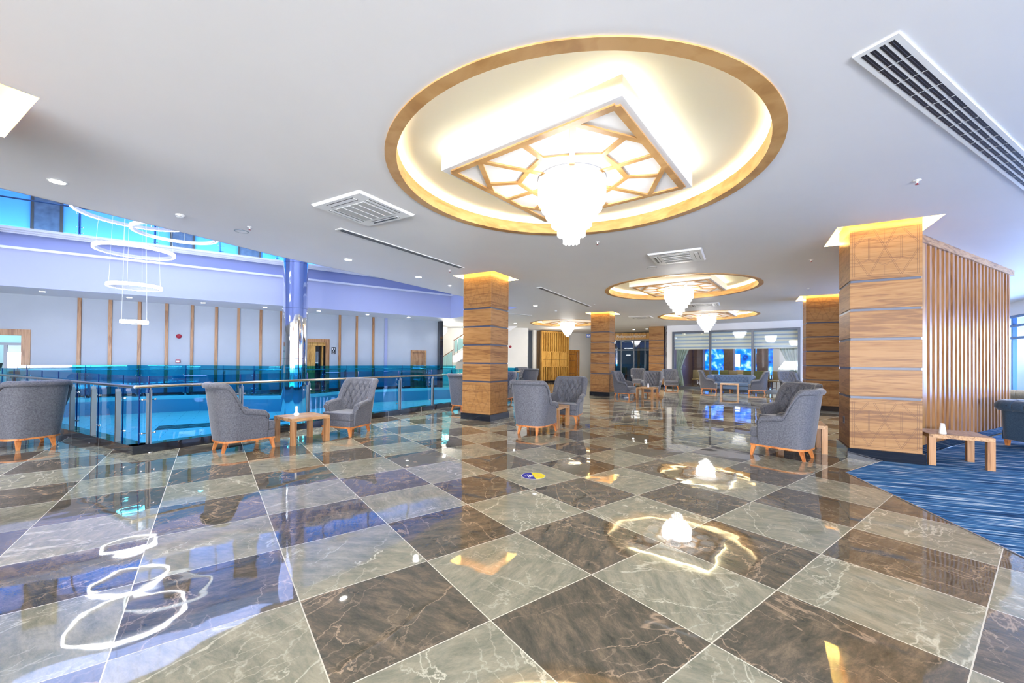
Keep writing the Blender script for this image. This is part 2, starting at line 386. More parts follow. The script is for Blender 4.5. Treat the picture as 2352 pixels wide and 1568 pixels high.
    mx = N.new('ShaderNodeMix'); mx.data_type = 'RGBA'; L.new(light_t, mx.inputs[0]); L.new(r1.outputs[0], mx.inputs[6]); L.new(r2.outputs[0], mx.inputs[7])
    vc = N.new('ShaderNodeMix'); vc.data_type = 'RGBA'; L.new(light_t, vc.inputs[0]); vc.inputs[6].default_value = (0.50, 0.36, 0.24, 1); vc.inputs[7].default_value = (0.74, 0.70, 0.54, 1)
    m2 = N.new('ShaderNodeMix'); m2.data_type = 'RGBA'; L.new(math_('MULTIPLY', vv, 0.85), m2.inputs[0]); L.new(mx.outputs[2], m2.inputs[6]); L.new(vc.outputs[2], m2.inputs[7])
    # dark hairline cracks
    d1 = vein(3.0, 0.010, 2.6, gate2)
    m2b = N.new('ShaderNodeMix'); m2b.data_type = 'RGBA'; L.new(math_('MULTIPLY', d1, 0.0), m2b.inputs[0]); L.new(m2.outputs[2], m2b.inputs[6]); m2b.inputs[7].default_value = (0.05, 0.045, 0.03, 1)
    gx = math_('ABSOLUTE', math_('SUBTRACT', math_('SUBTRACT', tx, fx), 0.5)); gy = math_('ABSOLUTE', math_('SUBTRACT', math_('SUBTRACT', ty, fy), 0.5))
    gr = math_('GREATER_THAN', math_('MAXIMUM', gx, gy), 0.4962)
    m3 = N.new('ShaderNodeMix'); m3.data_type = 'RGBA'; L.new(gr, m3.inputs[0]); L.new(m2b.outputs[2], m3.inputs[6]); m3.inputs[7].default_value = (0.66, 0.62, 0.50, 1)
    L.new(m3.outputs[2], b.inputs['Base Color'])
    b.inputs['IOR'].default_value = 1.75
    L.new(math_('MULTIPLY_ADD', gr, 0.3, 0.025), b.inputs['Roughness'])
    # every slab is very slightly wavy: reflections wobble and break at the joints
    wv = N.new('ShaderNodeTexNoise'); wv.inputs['Scale'].default_value = 2.6; wv.inputs['Detail'].default_value = 1.5; L.new(av.outputs[0], wv.inputs['Vector'])
    bp = N.new('ShaderNodeBump'); bp.inputs['Strength'].default_value = 0.22; bp.inputs['Distance'].default_value = 0.01; L.new(wv.outputs['Fac'], bp.inputs['Height'])
    L.new(bp.outputs[0], b.inputs['Normal'])
    return m
M['tile'] = tile_mat()

def carpet_mat():
    m, nt, b = newmat('striped_blue_carpet'); N = nt.nodes; L = nt.links
    tc = N.new('ShaderNodeTexCoord'); mp = N.new('ShaderNodeMapping'); mp.inputs['Rotation'].default_value = (0, 0, R(18)); mp.inputs['Scale'].default_value = (1, 1, 1)
    L.new(tc.outputs['Object'], mp.inputs[0])
    m2 = N.new('ShaderNodeMapping'); m2.inputs['Scale'].default_value = (1.0, 17, 1); L.new(mp.outputs[0], m2.inputs[0])
    n = N.new('ShaderNodeTexNoise'); n.inputs['Scale'].default_value = 1.4; n.inputs['Detail'].default_value = 7; n.inputs['Roughness'].default_value = 0.6; n.inputs['Distortion'].default_value = 0.25
    L.new(m2.outputs[0], n.inputs['Vector'])
    cr = N.new('ShaderNodeValToRGB'); L.new(n.outputs['Fac'], cr.inputs[0]); e = cr.color_ramp.elements
    e[0].position = 0.36; e[0].color = (0.010, 0.035, 0.10, 1); e[1].position = 0.66; e[1].color = (0.72, 0.78, 0.82, 1)
    x = e.new(0.47); x.color = (0.025, 0.11, 0.27, 1); x = e.new(0.56); x.color = (0.07, 0.20, 0.40, 1); x = e.new(0.60); x.color = (0.45, 0.55, 0.64, 1)
    L.new(cr.outputs[0], b.inputs['Base Color']); b.inputs['Roughness'].default_value = 0.95; b.inputs['Specular IOR Level'].default_value = 0.1
    n2 = N.new('ShaderNodeTexNoise'); n2.inputs['Scale'].default_value = 220; L.new(tc.outputs['Object'], n2.inputs['Vector'])
    bp = N.new('ShaderNodeBump'); bp.inputs['Strength'].default_value = 0.5; bp.inputs['Distance'].default_value = 0.004; L.new(n2.outputs['Fac'], bp.inputs['Height']); L.new(bp.outputs[0], b.inputs['Normal'])
    return m
M['carpet'] = carpet_mat()

def stone_mat():
    m, nt, b = newmat('pale_ledger_stone'); N = nt.nodes; L = nt.links
    tc = N.new('ShaderNodeTexCoord'); mp = N.new('ShaderNodeMapping'); mp.inputs['Rotation'].default_value = (0, 0, R(-34)); L.new(tc.outputs['Object'], mp.inputs[0])
    n0 = N.new('ShaderNodeTexNoise'); n0.inputs['Scale'].default_value = 3; L.new(tc.outputs['Object'], n0.inputs['Vector'])
    sc = N.new('ShaderNodeVectorMath'); sc.operation = 'MULTIPLY_ADD'; L.new(n0.outputs['Color'], sc.inputs[0]); sc.inputs[1].default_value = (0.10, 0.10, 0); L.new(mp.outputs[0], sc.inputs[2])
    br = N.new('ShaderNodeTexBrick'); br.inputs['Scale'].default_value = 1.0; br.inputs['Brick Width'].default_value = 0.8; br.inputs['Row Height'].default_value = 0.22; br.inputs['Mortar Size'].default_value = 0.008
    br.inputs['Color1'].default_value = (0.82, 0.84, 0.84, 1); br.inputs['Color2'].default_value = (0.74, 0.78, 0.80, 1); br.inputs['Mortar'].default_value = (0.28, 0.38, 0.48, 1)
    L.new(sc.outputs[0], br.inputs['Vector']); L.new(br.outputs['Color'], b.inputs['Base Color']); b.inputs['Roughness'].default_value = 0.5
    return m
M['stone'] = stone_mat()

def blind_mat():
    m, nt, b = newmat('zebra_blind'); N = nt.nodes; L = nt.links
    tc = N.new('ShaderNodeTexCoord'); sp = N.new('ShaderNodeSeparateXYZ'); L.new(tc.outputs['Object'], sp.inputs[0])
    mu = N.new('ShaderNodeMath'); mu.operation = 'MULTIPLY'; mu.inputs[1].default_value = 2 * math.pi / 0.19; L.new(sp.outputs[2], mu.inputs[0])
    si = N.new('ShaderNodeMath'); si.operation = 'SINE'; L.new(mu.outputs[0], si.inputs[0])
    ma = N.new('ShaderNodeMath'); ma.operation = 'MULTIPLY_ADD'; ma.inputs[1].default_value = 0.5; ma.inputs[2].default_value = 0.5; L.new(si.outputs[0], ma.inputs[0])
    cr = N.new('ShaderNodeValToRGB'); L.new(ma.outputs[0], cr.inputs[0]); e = cr.color_ramp.elements
    e[0].color = (0.36, 0.46, 0.58, 1); e[1].color = (0.95, 0.90, 0.70, 1); x = e.new(0.35); x.color = (0.80, 0.84, 0.80, 1)
    L.new(cr.outputs[0], b.inputs['Base Color']); b.inputs['Roughness'].default_value = 0.8
    return m
M['blind'] = blind_mat()

def outside_mat():
    m, nt, b = newmat('blue_dusk_view'); N = nt.nodes; L = nt.links
    tc = N.new('ShaderNodeTexCoord'); n = N.new('ShaderNodeTexNoise'); n.inputs['Scale'].default_value = 2.2; n.inputs['Detail'].default_value = 5; L.new(tc.outputs['Object'], n.inputs['Vector'])
    cr = N.new('ShaderNodeValToRGB'); L.new(n.outputs['Fac'], cr.inputs[0]); e = cr.color_ramp.elements
    e[0].position = 0.35; e[0].color = (0.0, 0.02, 0.14, 1); e[1].position = 0.72; e[1].color = (0.35, 0.6, 1.0, 1); x = e.new(0.52); x.color = (0.0, 0.13, 0.75, 1)
    b.inputs['Base Color'].default_value = (0, 0, 0, 1)
    L.new(cr.outputs[0], b.inputs['Emission Color']); b.inputs['Emission Strength'].default_value = 1.5
    return m
M['outside'] = outside_mat()

# ------------------------------------------------------------------ flat slab with holes
def slab(name, outer, holes, z, mat, origin=(0, 0), rz=0.0, thick=0.0):
    cu = bpy.data.curves.new(name, 'CURVE'); cu.dimensions = '2D'; cu.fill_mode = 'BOTH'
    c, s = math.cos(-rz), math.sin(-rz)
    for poly in [outer] + holes:
        sp = cu.splines.new('POLY'); sp.points.add(len(poly) - 1); sp.use_cyclic_u = True
        for i, p in enumerate(poly):
            x, y = p[0] - origin[0], p[1] - origin[1]
            sp.points[i].co = (c * x - s * y, s * x + c * y, 0, 1)
    tmp = bpy.data.objects.new(name + '_tmp', cu); COL.objects.link(tmp)
    dg = bpy.context.evaluated_depsgraph_get()
    me = bpy.data.meshes.new_from_object(tmp.evaluated_get(dg))
    bpy.data.objects.remove(tmp); me.materials.clear(); me.materials.append(mat)
    o = bpy.data.objects.new(name, me); COL.objects.link(o); o.location = (origin[0], origin[1], z); o.rotation_euler = (0, 0, rz)
    return struct(o)
def circle(c, r, n=72): return [(c[0] + r * math.cos(2 * math.pi * i / n), c[1] + r * math.sin(2 * math.pi * i / n)) for i in range(n)]
def square(c, h, a):
    u = dirv(a); v = dirv(a + 90); c = Vector((c[0], c[1], 0))
    return [tuple((c + u * x * h + v * y * h)[:2]) for x, y in ((-1, -1), (1, -1), (1, 1), (-1, 1))]

# ------------------------------------------------------------------ layout data
RINGS = [(0.65, 4.49), (4.60, 11.15), (8.43, 17.5), (2.95, 21.5), (-3.25, -2.15)]
PILLARS = [((-0.645, 9.91), 'center'), ((3.85, 17.10), 'mid'), ((5.63, 6.22), 'big'), ((9.49, 12.42), 'right')]
LEFT_PILLAR = (-4.53, 2.95)
RAIL0 = Vector((-5.46, 5.83, 0)); RAIL_D = dirv(60.4); LRAIL_D = dirv(151.4)
RAIL_END = RAIL0 + RAIL_D * 11.9
LRAIL_END = RAIL0 + LRAIL_D * 9.5
WALL_P = Vector((-16.43, 12.91, 0)); WALL_D = dirv(33.6)
FAR_EDGE = [(-15.9, 13.0), (-15.03, 13.57), (-13.6, 14.55), (-12.05, 15.58), (-11.3, 15.6), (-10.6, 15.42), (-9.9, 15.33), (-9.3, 15.42), (-8.85, 15.62), (-8.35, 16.0), (-8.05, 16.5), (-7.85, 17.1), (-7.7, 17.8), (-7.3, 18.5), (-6.7, 19.0), (-5.4, 19.9), (-3.9, 20.9), (-3.0, 21.5)]
hole_floor = [tuple(RAIL0[:2]), tuple(RAIL_END[:2]), (-2.4, 21.3)] + FAR_EDGE[::-1][0:] + [tuple(LRAIL_END[:2])]
NEAR_OPEN = [(-7.1, 3.35), (-6.22, 4.87), (-5.92, 5.44), (-5.42, 6.43), (-5.05, 7.2), (-4.66, 8.01), (-4.01, 8.99), (-3.3, 10.03), (-1.83, 12.45), (0.2, 15.5)]
FAR_OPEN = [(-3.0, 19.59), (-8.81, 15.48), (-11.94, 13.36), (-14.71, 11.56), (-19.5, 8.35)]
VOID = NEAR_OPEN + FAR_OPEN + [(-17.5, 5.0)]

# ------------------------------------------------------------------ floor, ceiling
fl = slab('floor', [(-26, -9), (22, -9), (22, 36), (-26, 36)], [hole_floor], 0.0, M['tile'], (-1.7026, 3.002), 0.6423)
slab('floor_carpet', [(5.43, 5.89), (4.33, 5.24), (3.76, 2.96), (3.35, 0.6), (3.3, -8.9), (21.9, -8.9), (21.9, 14.5), (10.8, 8.66), (6.38, 6.3), (5.86, 5.76)][::-1], [], 0.004, M['carpet'])
mb = MB()
for a, b_ in (((5.43, 5.89), (4.33, 5.24)), ((4.33, 5.24), (3.76, 2.96)), ((3.76, 2.96), (3.35, 0.6))): mb.bar(a, b_, 0.012, 0.0, 0.007)
struct(mb.build('trim_1', M['steel']))
choles = [circle(c, 1.985) for c in RINGS] + [square(c, 0.575, GA) for c, n in PILLARS] + [square(LEFT_PILLAR, 0.575, GA), VOID]
slab('ceiling', [(-26, -9), (22, -9), (22, 36), (-26, 36)], choles, CEIL, M['ceiling'])
struct(MB().prism([(-22, 2), (2.5, 2), (2.5, 24), (-22, 24)], 8.5, 8.6).build('ceiling_atrium', M['white']))
# recess lids of the pillar coves
mb = MB()
for c in [p[0] for p in PILLARS] + [LEFT_PILLAR]:
    mb.prism(square(c, 0.80, GA), 3.62, 3.64)
    s4 = square(c, 0.80, GA); 
    for i in range(4):
        a = Vector((*s4[i], 0)); b_ = Vector((*s4[(i + 1) % 4], 0)); mb.bar(a, b_, 0.02, CEIL + 0.001, 3.62)
struct(mb.build('ceiling_coves', M['recess']))

# ------------------------------------------------------------------ wood clad pillars
def star_lines(w, h):
    """engraved star lattice of thin double lines in a w x h panel (x centred, z from 0)"""
    L_ = []; hw = w / 2 - 0.045; x0, x1 = -hw, hw; z0, z1 = 0.05, h - 0.05
    def dbl(a, b, g=0.016):
        ax, az = a; bx, bz = b; dx, dz = bx - ax, bz - az; l = math.hypot(dx, dz) or 1; nx, nz = -dz / l * g / 2, dx / l * g / 2
        L_.append(((ax + nx, az + nz), (bx + nx, bz + nz))); L_.append(((ax - nx, az - nz), (bx - nx, bz - nz)))
    for a, b in (((x0, z0), (x1, z0)), ((x1, z0), (x1, z1)), ((x1, z1), (x0, z1)), ((x0, z1), (x0, z0))): dbl(a, b, 0.022)
    cz = (z0 + z1) / 2; H = (z1 - z0) / 2; W2 = hw
    pts = [(-0.5 * W2, z0), (0.5 * W2, z0), (-0.5 * W2, z1), (0.5 * W2, z1)]
    dbl((-0.5 * W2, z0), (0.35 * W2, z1)); dbl((0.5 * W2, z0), (-0.35 * W2, z1))
    dbl((-0.5 * W2, z0), (-W2, cz)); dbl((0.5 * W2, z0), (W2, cz)); dbl((-0.5 * W2, z1), (-W2, cz + .3 * H)); dbl((0.5 * W2, z1), (W2, cz + .3 * H))
    dbl((-W2, cz + 0.45 * H), (-0.5 * W2, cz + 0.62 * H)); dbl((-0.5 * W2, cz + 0.62 * H), (0, cz + 0.38 * H)); dbl((0, cz + .38 * H), (0.5 * W2, cz + .62 * H)); dbl((0.5 * W2, cz + .62 * H), (W2, cz + .45 * H))
    dbl((-W2, cz - 0.45 * H), (-0.5 * W2, cz - 0.3 * H)); dbl((-0.5 * W2, cz - 0.3 * H), (0, cz - 0.55 * H)); dbl((0, cz - .55 * H), (0.5 * W2, cz - .3 * H)); dbl((0.5 * W2, cz - .3 * H), (W2, cz - .45 * H))
    dbl((-0.5 * W2, cz - 0.3 * H), (-0.5 * W2, cz + 0.62 * H)); dbl((0.5 * W2, cz - 0.3 * H), (0.5 * W2, cz + 0.62 * H)); dbl((0, cz - .55 * H), (0, z0)); dbl((0, cz + .38 * H), (0, z1))
    return L_
ZG = [0.15, 0.912, 1.343, 1.778, 2.212, 2.64]
def wood_pillar(c, label, plain_top=False, outlet=False, top=3.60):
    t = thing('wooden_pillar', label, 'pillar', (c[0], c[1], 0), GA, 'square wood clad pillars of the lobby')
    h = 0.40
    MB().box(-h + .012, h - .012, -h + .012, h - .012, 0.0, top).build('core', M['strip'], t)
    MB().box(-0.428, 0.428, -0.428, 0.428, 0, 0.148).build('skirting', M['granite'], t)
    zs = ZG + [top]
    for i in range(6):
        z0 = zs[i] + (0.018 if i else 0.0); z1 = zs[i + 1] - (0.018 if i < 5 else 0.0)
        mb = MB().bbox(-h, h, -h, h, 0, z1 - z0, 0.003, 1, 0, None, False)
        if i in (0, 5) and not plain_top:
            hh = (z1 - z0) if i == 0 else (CEIL - z0)
            for k in range(4):
                Mr = Matrix.Rotation(R(90 * k), 4, 'Z')
                for (ax, az), (bx, bz) in star_lines(2 * h, hh):
                    dx, dz = bx - ax, bz - az; l = math.hypot(dx, dz) or 1; nx, nz = -dz / l * 0.0017, dx / l * 0.0017
                    mb.add([(ax + nx, -h - .0006, az + nz), (bx + nx, -h - .0006, bz + nz), (bx - nx, -h - .0006, bz - nz), (ax - nx, -h - .0006, az - nz)], [(0, 1, 2, 3)], 1, False, Mr)
        o = mb.build('panel', [M['oak_h'], M['groove']], t); o.location = (0, 0, z0)
    if top > CEIL:
        mb = MB()
        for k in range(4):
            mb.box(-0.66, 0.66, -0.74, -0.72, CEIL + 0.03, CEIL + 0.05, 0, Matrix.Rotation(R(90 * k), 4, 'Z'))
        mb.build('cove_strip', M['lit_amber'], t)
    if outlet:
        mb = MB().box(-0.06, 0.03, h + .0005, h + 0.008, 0.47, 0.58).box(-0.04, 0.01, h + .008, h + 0.012, 0.49, 0.56, 1)
        mb.build('socket', [M['strip'], M['dark']], t)
    return t
wood_pillar(PILLARS[0][0], 'square wood clad pillar with navy skirting in front of the glass balustrade')
wood_pillar(PILLARS[1][0], 'distant wood clad pillar left of the restaurant entrance')
wood_pillar(PILLARS[2][0], 'largest wood clad pillar, nearest, beside the slatted screen and carpet', outlet=True)
wood_pillar(PILLARS[3][0], 'wood clad pillar half hidden behind the nearest big pillar')
wood_pillar(LEFT_PILLAR, 'wood clad pillar at the far left edge, only its lit ceiling recess in view')
wood_pillar((8.395, 23.28), 'farthest plain wood clad pillar between restaurant entrance and glazed wall', True, False, CEIL)

# ------------------------------------------------------------------ round ceiling coffers
def coffer(c, label, ang):
    t = thing('ceiling_coffer', label, 'ceiling coffer', (c[0], c[1], CEIL), 0, 'round wood rimmed ceiling coffers')
    mb = MB(); n = 96
    prof = [(1.996, -0.012), (1.885, -0.012), (1.885, 0.14), (1.915, 0.14), (1.915, 0.02), (1.996, 0.02)]
    vs = []; fs = []; K = len(prof)
    for i in range(n):
        a = 2 * math.pi * i / n
        for r, z in prof: vs.append((r * math.cos(a), r * math.sin(a), z))
    for i in range(n):
        j = (i + 1) % n
        for k in range(K):
            l = (k + 1) % K; fs.append((i * K + k, j * K + k, j * K + l, i * K + l))
    mb.add(vs, fs, 0, True); mb.build('wooden_rim', M['oak_ring'], t)
    # domeless recess with side wall
    mb = MB(); mb.lathe([(2.15, 0.0), (2.15, 0.19), (2.10, 0.215), (0.001, 0.215)], 96)
    mb.f = [f for f in mb.f if len(f) <= 4]; mb.m = [0] * len(mb.f); mb.sm = [True] * len(mb.f)
    mb.build('recess', M['recess'], t)
    s = MB(); vs = []; fs = []
    for i in range(n):
        a = 2 * math.pi * i / n
        for r, z in ((2.02, 0.06), (2.06, 0.06), (2.06, 0.085), (2.02, 0.085)): vs.append((r * math.cos(a), r * math.sin(a), z))
    for i in range(n):
        j = (i + 1) % n
        for k in range(4): fs.append((i * 4 + k, j * 4 + k, j * 4 + (k + 1) % 4, i * 4 + (k + 1) % 4))
    s.add(vs, fs); s.build('cove_strip', M['lit_warm'], t)
    Mr = Matrix.Rotation(R(ang), 4, 'Z'); H = 1.015
    MB().box(-H, H, -H, H, 0.0, 0.17, 0, Mr).build('square_panel', M['white'], t)
    mb = MB()
    for k in range(4): mb.box(-H + .06, H - .06, -H + .03, -H + .06, 0.178, 0.198, 0, Mr @ Matrix.Rotation(R(90 * k), 4, 'Z'))
    mb.box(-H + .3, H - .3, -H + .3, H - .3, 0.17, 0.215, 1, Mr)
    mb.build('panel_strip', [M['lit_warm'], M['white']], t)
    mb = MB(); f = 0.93; wd = 0.055; z0, z1 = -0.016, 0.0005
    def br(a, b, w_=wd): mb.bar(a, b, w_, z0 - random.random() * .0012, z1)
    for k in range(4):
        p = [(-f, -f), (f, -f), (f, f), (-f, f)]; br(p[k], p[(k + 1) % 4], 0.07)
    V = [((0.64 if k % 2 == 0 else 0.575) * f * math.cos(R(30 * k)), (0.64 if k % 2 == 0 else 0.575) * f * math.sin(R(30 * k))) for k in range(12)]
    for k in range(12): br(V[k], V[(k + 1) % 12])
    def out(k):
        a = R(30 * k); d = (math.cos(a), math.sin(a)); return d
    for k in range(12):
        d = out(k); r_ = f / max(abs(d[0]), abs(d[1]))
        if k in (2, 4, 8, 10): r_ = 1.0 * f
        br(V[k], (d[0] * r_, d[1] * r_))
        if k % 2: br(V[k], (d[0] * 0.3, d[1] * 0.3))
    for sx in (-1, 1):
        for sy in (-1, 1): br((sx * 0.30 * f, sy * 1.0 * f), (sx * 0.97 * f, sy * 0.60 * f))
    for i in range(len(mb.v)):
        v = Mr @ Vector(mb.v[i]); mb.v[i] = tuple(v)
    mb.build('star_lattice', M['oak_ring'], t)
    return t
coffer(RINGS[0], 'largest, nearest round ceiling coffer with oak rim and square star lattice', 52)
coffer(RINGS[1], 'second round ceiling coffer along the row, in the middle distance', 52)
coffer(RINGS[2], 'third round ceiling coffer of the row, nearest the glazed restaurant wall', 52)
coffer(RINGS[3], 'far round ceiling coffer cut by the distant wooden pillar', 22)
coffer(RINGS[4], 'round ceiling coffer behind the viewpoint', 52)

TIERS = [(0.36, 0.02, 0.235, 46), (0.32, 0.18, 0.155, 40), (0.275, 0.265, 0.15, 34), (0.21, 0.345, 0.17, 26), (0.145, 0.46, 0.165, 18), (0.08, 0.57, 0.14, 11)]
def chandelier(c, label, zt=CEIL - 0.02):
    t = thing('crystal_chandelier', label, 'chandelier', (c[0], c[1], zt), 0, 'tiered crystal chandeliers')
    mb = MB(); mb.lathe([(0.0, 0.02), (0.375, 0.02), (0.375, -0.018), (0.0, -0.018)], 40); mb.build('mounting_plate', M['chrome'], t)
    mb = MB(); mb.lathe([(0.0, -0.04), (0.31, -0.05), (0.28, -0.20), (0.20, -0.34), (0.12, -0.45), (0.0, -0.46)], 24); mb.build('bulb_core', M['crystal_core'], t)
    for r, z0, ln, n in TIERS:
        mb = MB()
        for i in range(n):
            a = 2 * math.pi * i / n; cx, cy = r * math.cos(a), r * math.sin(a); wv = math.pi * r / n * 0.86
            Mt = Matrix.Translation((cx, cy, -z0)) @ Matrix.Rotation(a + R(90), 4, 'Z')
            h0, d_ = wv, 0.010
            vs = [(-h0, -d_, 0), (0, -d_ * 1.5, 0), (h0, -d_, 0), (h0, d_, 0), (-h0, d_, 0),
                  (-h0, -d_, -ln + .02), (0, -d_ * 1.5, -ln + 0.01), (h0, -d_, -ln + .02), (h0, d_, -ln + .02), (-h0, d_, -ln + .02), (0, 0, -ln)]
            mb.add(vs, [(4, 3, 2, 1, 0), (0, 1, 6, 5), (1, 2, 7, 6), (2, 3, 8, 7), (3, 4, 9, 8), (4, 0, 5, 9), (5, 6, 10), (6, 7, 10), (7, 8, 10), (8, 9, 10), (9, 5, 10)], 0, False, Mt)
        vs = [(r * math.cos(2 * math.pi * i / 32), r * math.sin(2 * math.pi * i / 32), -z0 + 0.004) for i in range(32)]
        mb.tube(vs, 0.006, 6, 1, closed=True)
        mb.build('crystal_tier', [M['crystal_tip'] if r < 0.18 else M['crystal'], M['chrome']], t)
    return t
CH = [(RINGS[0], 'nearest, largest looking crystal chandelier under the big ceiling coffer'), (RINGS[1], 'second crystal chandelier, under the middle coffer'), (RINGS[2], 'third crystal chandelier, in front of the glazed restaurant wall'),
      (RINGS[3], 'small far chandelier left of the distant wooden pillar'), (RINGS[4], 'crystal chandelier behind the viewpoint')]
ch0 = chandelier(*CH[0])
for c, l in CH[1:]: dup(ch0, (c[0], c[1], CEIL - 0.02), 0, l)
dup(ch0, (-4.15, 23.4, 3.30), 0, 'chandelier half hidden by the black pier near the stairs', None, (1.0, 1.0, 0.8))

# ------------------------------------------------------------------ ceiling fittings
def cassette(c, rz, label):
    t = thing('air_conditioner', label, 'air conditioner', (c[0], c[1], CEIL), rz, 'square ceiling air conditioning cassettes')
    h = 0.47
    mb = MB(); mb.taper((0, 0, -0.028), h - 0.025, (0, 0, 0.0), h); mb.build('face_panel', M['plastic'], t)
    mb = MB().box(-0.245, 0.245, -0.27, 0.27, -0.034, -0.027)
    for k in (-0.135, 0.0, 0.135): mb.box(-0.245, 0.245, k - 0.006, k + 0.006, -0.037, -0.033, 1)
    mb.build('intake_grille', [M['mesh_grille'], M['plastic']], t)
    for k in range(4):
        Mr = Matrix.Rotation(R(90 * k), 4, 'Z')
        mb = MB().box(-0.25, 0.25, -0.385, -0.325, -0.0315, -0.027, 0, Mr).box(-0.26, 0.26, -0.394, -0.388, -0.0315, -0.0275, 1, Mr).box(-0.26, 0.26, -0.322, -0.316, -0.0315, -0.0275, 1, Mr)
        if k == 1: mb.box(-0.24, 0.24, -0.375, -0.36, -0.034, -0.031, 1, Mr)
        mb.build('outlet_flap', [M['plastic'], M['dark']], t)
    return t
ac = cassette((-2.02, 5.46), GA, 'air conditioner cassette left of the nearest ceiling coffer')
dup(ac, (3.16, 7.75, CEIL), GA + 90, 'air conditioner cassette between the first and second coffer')
dup(ac, (6.75, 14.15, CEIL), GA + 90, 'air conditioner cassette just above the third coffer, small in view')
dup(ac, (5.85, 18.3, CEIL), GA + 90, 'faraway air conditioner cassette above the restaurant entrance')

def diffuser(a, b, wd, label, nslot=3):
    a = Vector((a[0], a[1], 0)); b = Vector((b[0], b[1], 0)); ln = (b - a).length; ang = math.degrees(math.atan2(b.y - a.y, b.x - a.x))
    t = thing('slot_diffuser', label, 'air vent', (a.x, a.y, CEIL), ang, 'linear slot air diffusers in the ceiling')
    MB().box(0, ln, -wd / 2, wd / 2, -0.012, 0.0).build('vent_frame', M['plastic'], t)
    n = nslot; pit = wd * 0.80 / n; mb = MB()
    for k in range(n):
        y = -wd * 0.40 + (k + .5) * pit
        mb.box(0.04, ln - 0.04, y - pit * 0.30, y + pit * 0.30, -0.0135, -0.011, 0)
        mb.box(0.04, ln - 0.04, y - pit * 0.03, y + pit * 0.03, -0.0145, -0.013, 1)
        x = 0.3
        while x < ln - 0.1:
            mb.box(x, x + 0.006, y - pit * .3, y + pit * .3, -0.0155, -0.013, 2); x += 0.27
    mb.build('slots', [M['dark'], M['strip'], M['mesh_grille']], t)
diffuser((2.29, 2.55), (7.4, 5.33), 0.235, 'wide four slot air diffuser at top right of the ceiling', 4)
diffuser((-2.73, 6.27), (-1.12, 8.85), 0.14, 'slotted air diffuser below the left air conditioner', 5)
diffuser((0.72, 11.1), (2.85, 14.9), 0.14, 'slotted air diffuser between the two middle pillars', 5)
diffuser((-0.45, 17.2), (0.85, 17.95), 0.10, 'thin short air diffuser right of the central pillar top', 2)

def downlight(p, label, group):
    t = thing('downlight', label, 'ceiling light', (p[0], p[1], CEIL), 0, group)
    MB().lathe([(0.07, -0.006), (0.085, -0.004), (0.085, 0.0), (0.07, 0.0)], 24).build('bezel', M['plastic'], t)
    mb = MB().lathe([(0.0, -0.010), (0.066, -0.008), (0.066, 0.0), (0.0, 0.0)], 20); mb.build('lens', M['lit_down'], t)
    return t
G1 = 'round recessed downlights of the lobby ceiling'
DL = [((-5.3, 4.67), 'brightest, nearest recessed downlight at the left of the lobby ceiling'), ((-3.36, 8.21), 'recessed downlight below the left air conditioner, near the chrome column'), ((-2.31, 9.88), 'recessed downlight just left of the central pillar top'),
      ((0.85, 14.84), 'recessed downlight right of the central pillar top'), ((0.16, 21.8), 'small downlight above the far white wall'), ((7.6, 25.2), 'left of two downlights over the restaurant sign'), ((8.25, 24.75), 'right of two downlights over the restaurant sign')]
d0 = None
for p, l in DL:
    if d0 is None: d0 = downlight(p, l, G1)
    else: dup(d0, (p[0], p[1], CEIL), 0, l)
    light('SPOT', 'downlight_beam', (p[0], p[1], CEIL - 0.03), 150, (1.0, 0.95, 0.86), 0.06, spot=R(125), blend=0.8)
SOF = [(-14.68, 12.58), (-13.02, 13.69), (-11.39, 14.83), (-9.80, 15.95), (-8.18, 17.02), (-6.55, 18.21), (-4.97, 19.30), (-3.4, 20.5)]
names = ['leftmost', 'second', 'third', 'fourth', 'fifth', 'sixth', 'seventh', 'rightmost']
for p, n_ in zip(SOF, names):
    dup(d0, (p[0], p[1], CEIL), 0, f'{n_} downlight from the left in the soffit of the atrium wall', 'soffit downlights of the atrium wall')
    light('SPOT', 'soffit_beam', (p[0], p[1], CEIL - 0.03), 25, (0.92, 0.95, 1.0), 0.05, spot=R(140), blend=0.9)
# added spots without fittings that brighten the lobby, many of them within view
for p in ((-6.6, -1.2), (4.8, -1.6), (7.8, 2.2), (12.2, 9.2), (11.8, 4.8), (-9.8, 3.6), (6.6, 20.2), (13.2, 15.4), (-2.2, 22.4), (6.2, 21.0), (10.6, 17.2), (3.0, 18.9), (6.9, 8.9), (2.2, 12.4), (7.3, 16.0)):
    light('SPOT', 'lobby_fill_beam', (p[0], p[1], CEIL - 0.03), 170, (1.0, 0.95, 0.88), 0.06, spot=R(125), blend=0.8)
dup(d0, (16.0, 12.2, CEIL), 0, 'small downlight at the far right edge beside the slatted screen', G1)

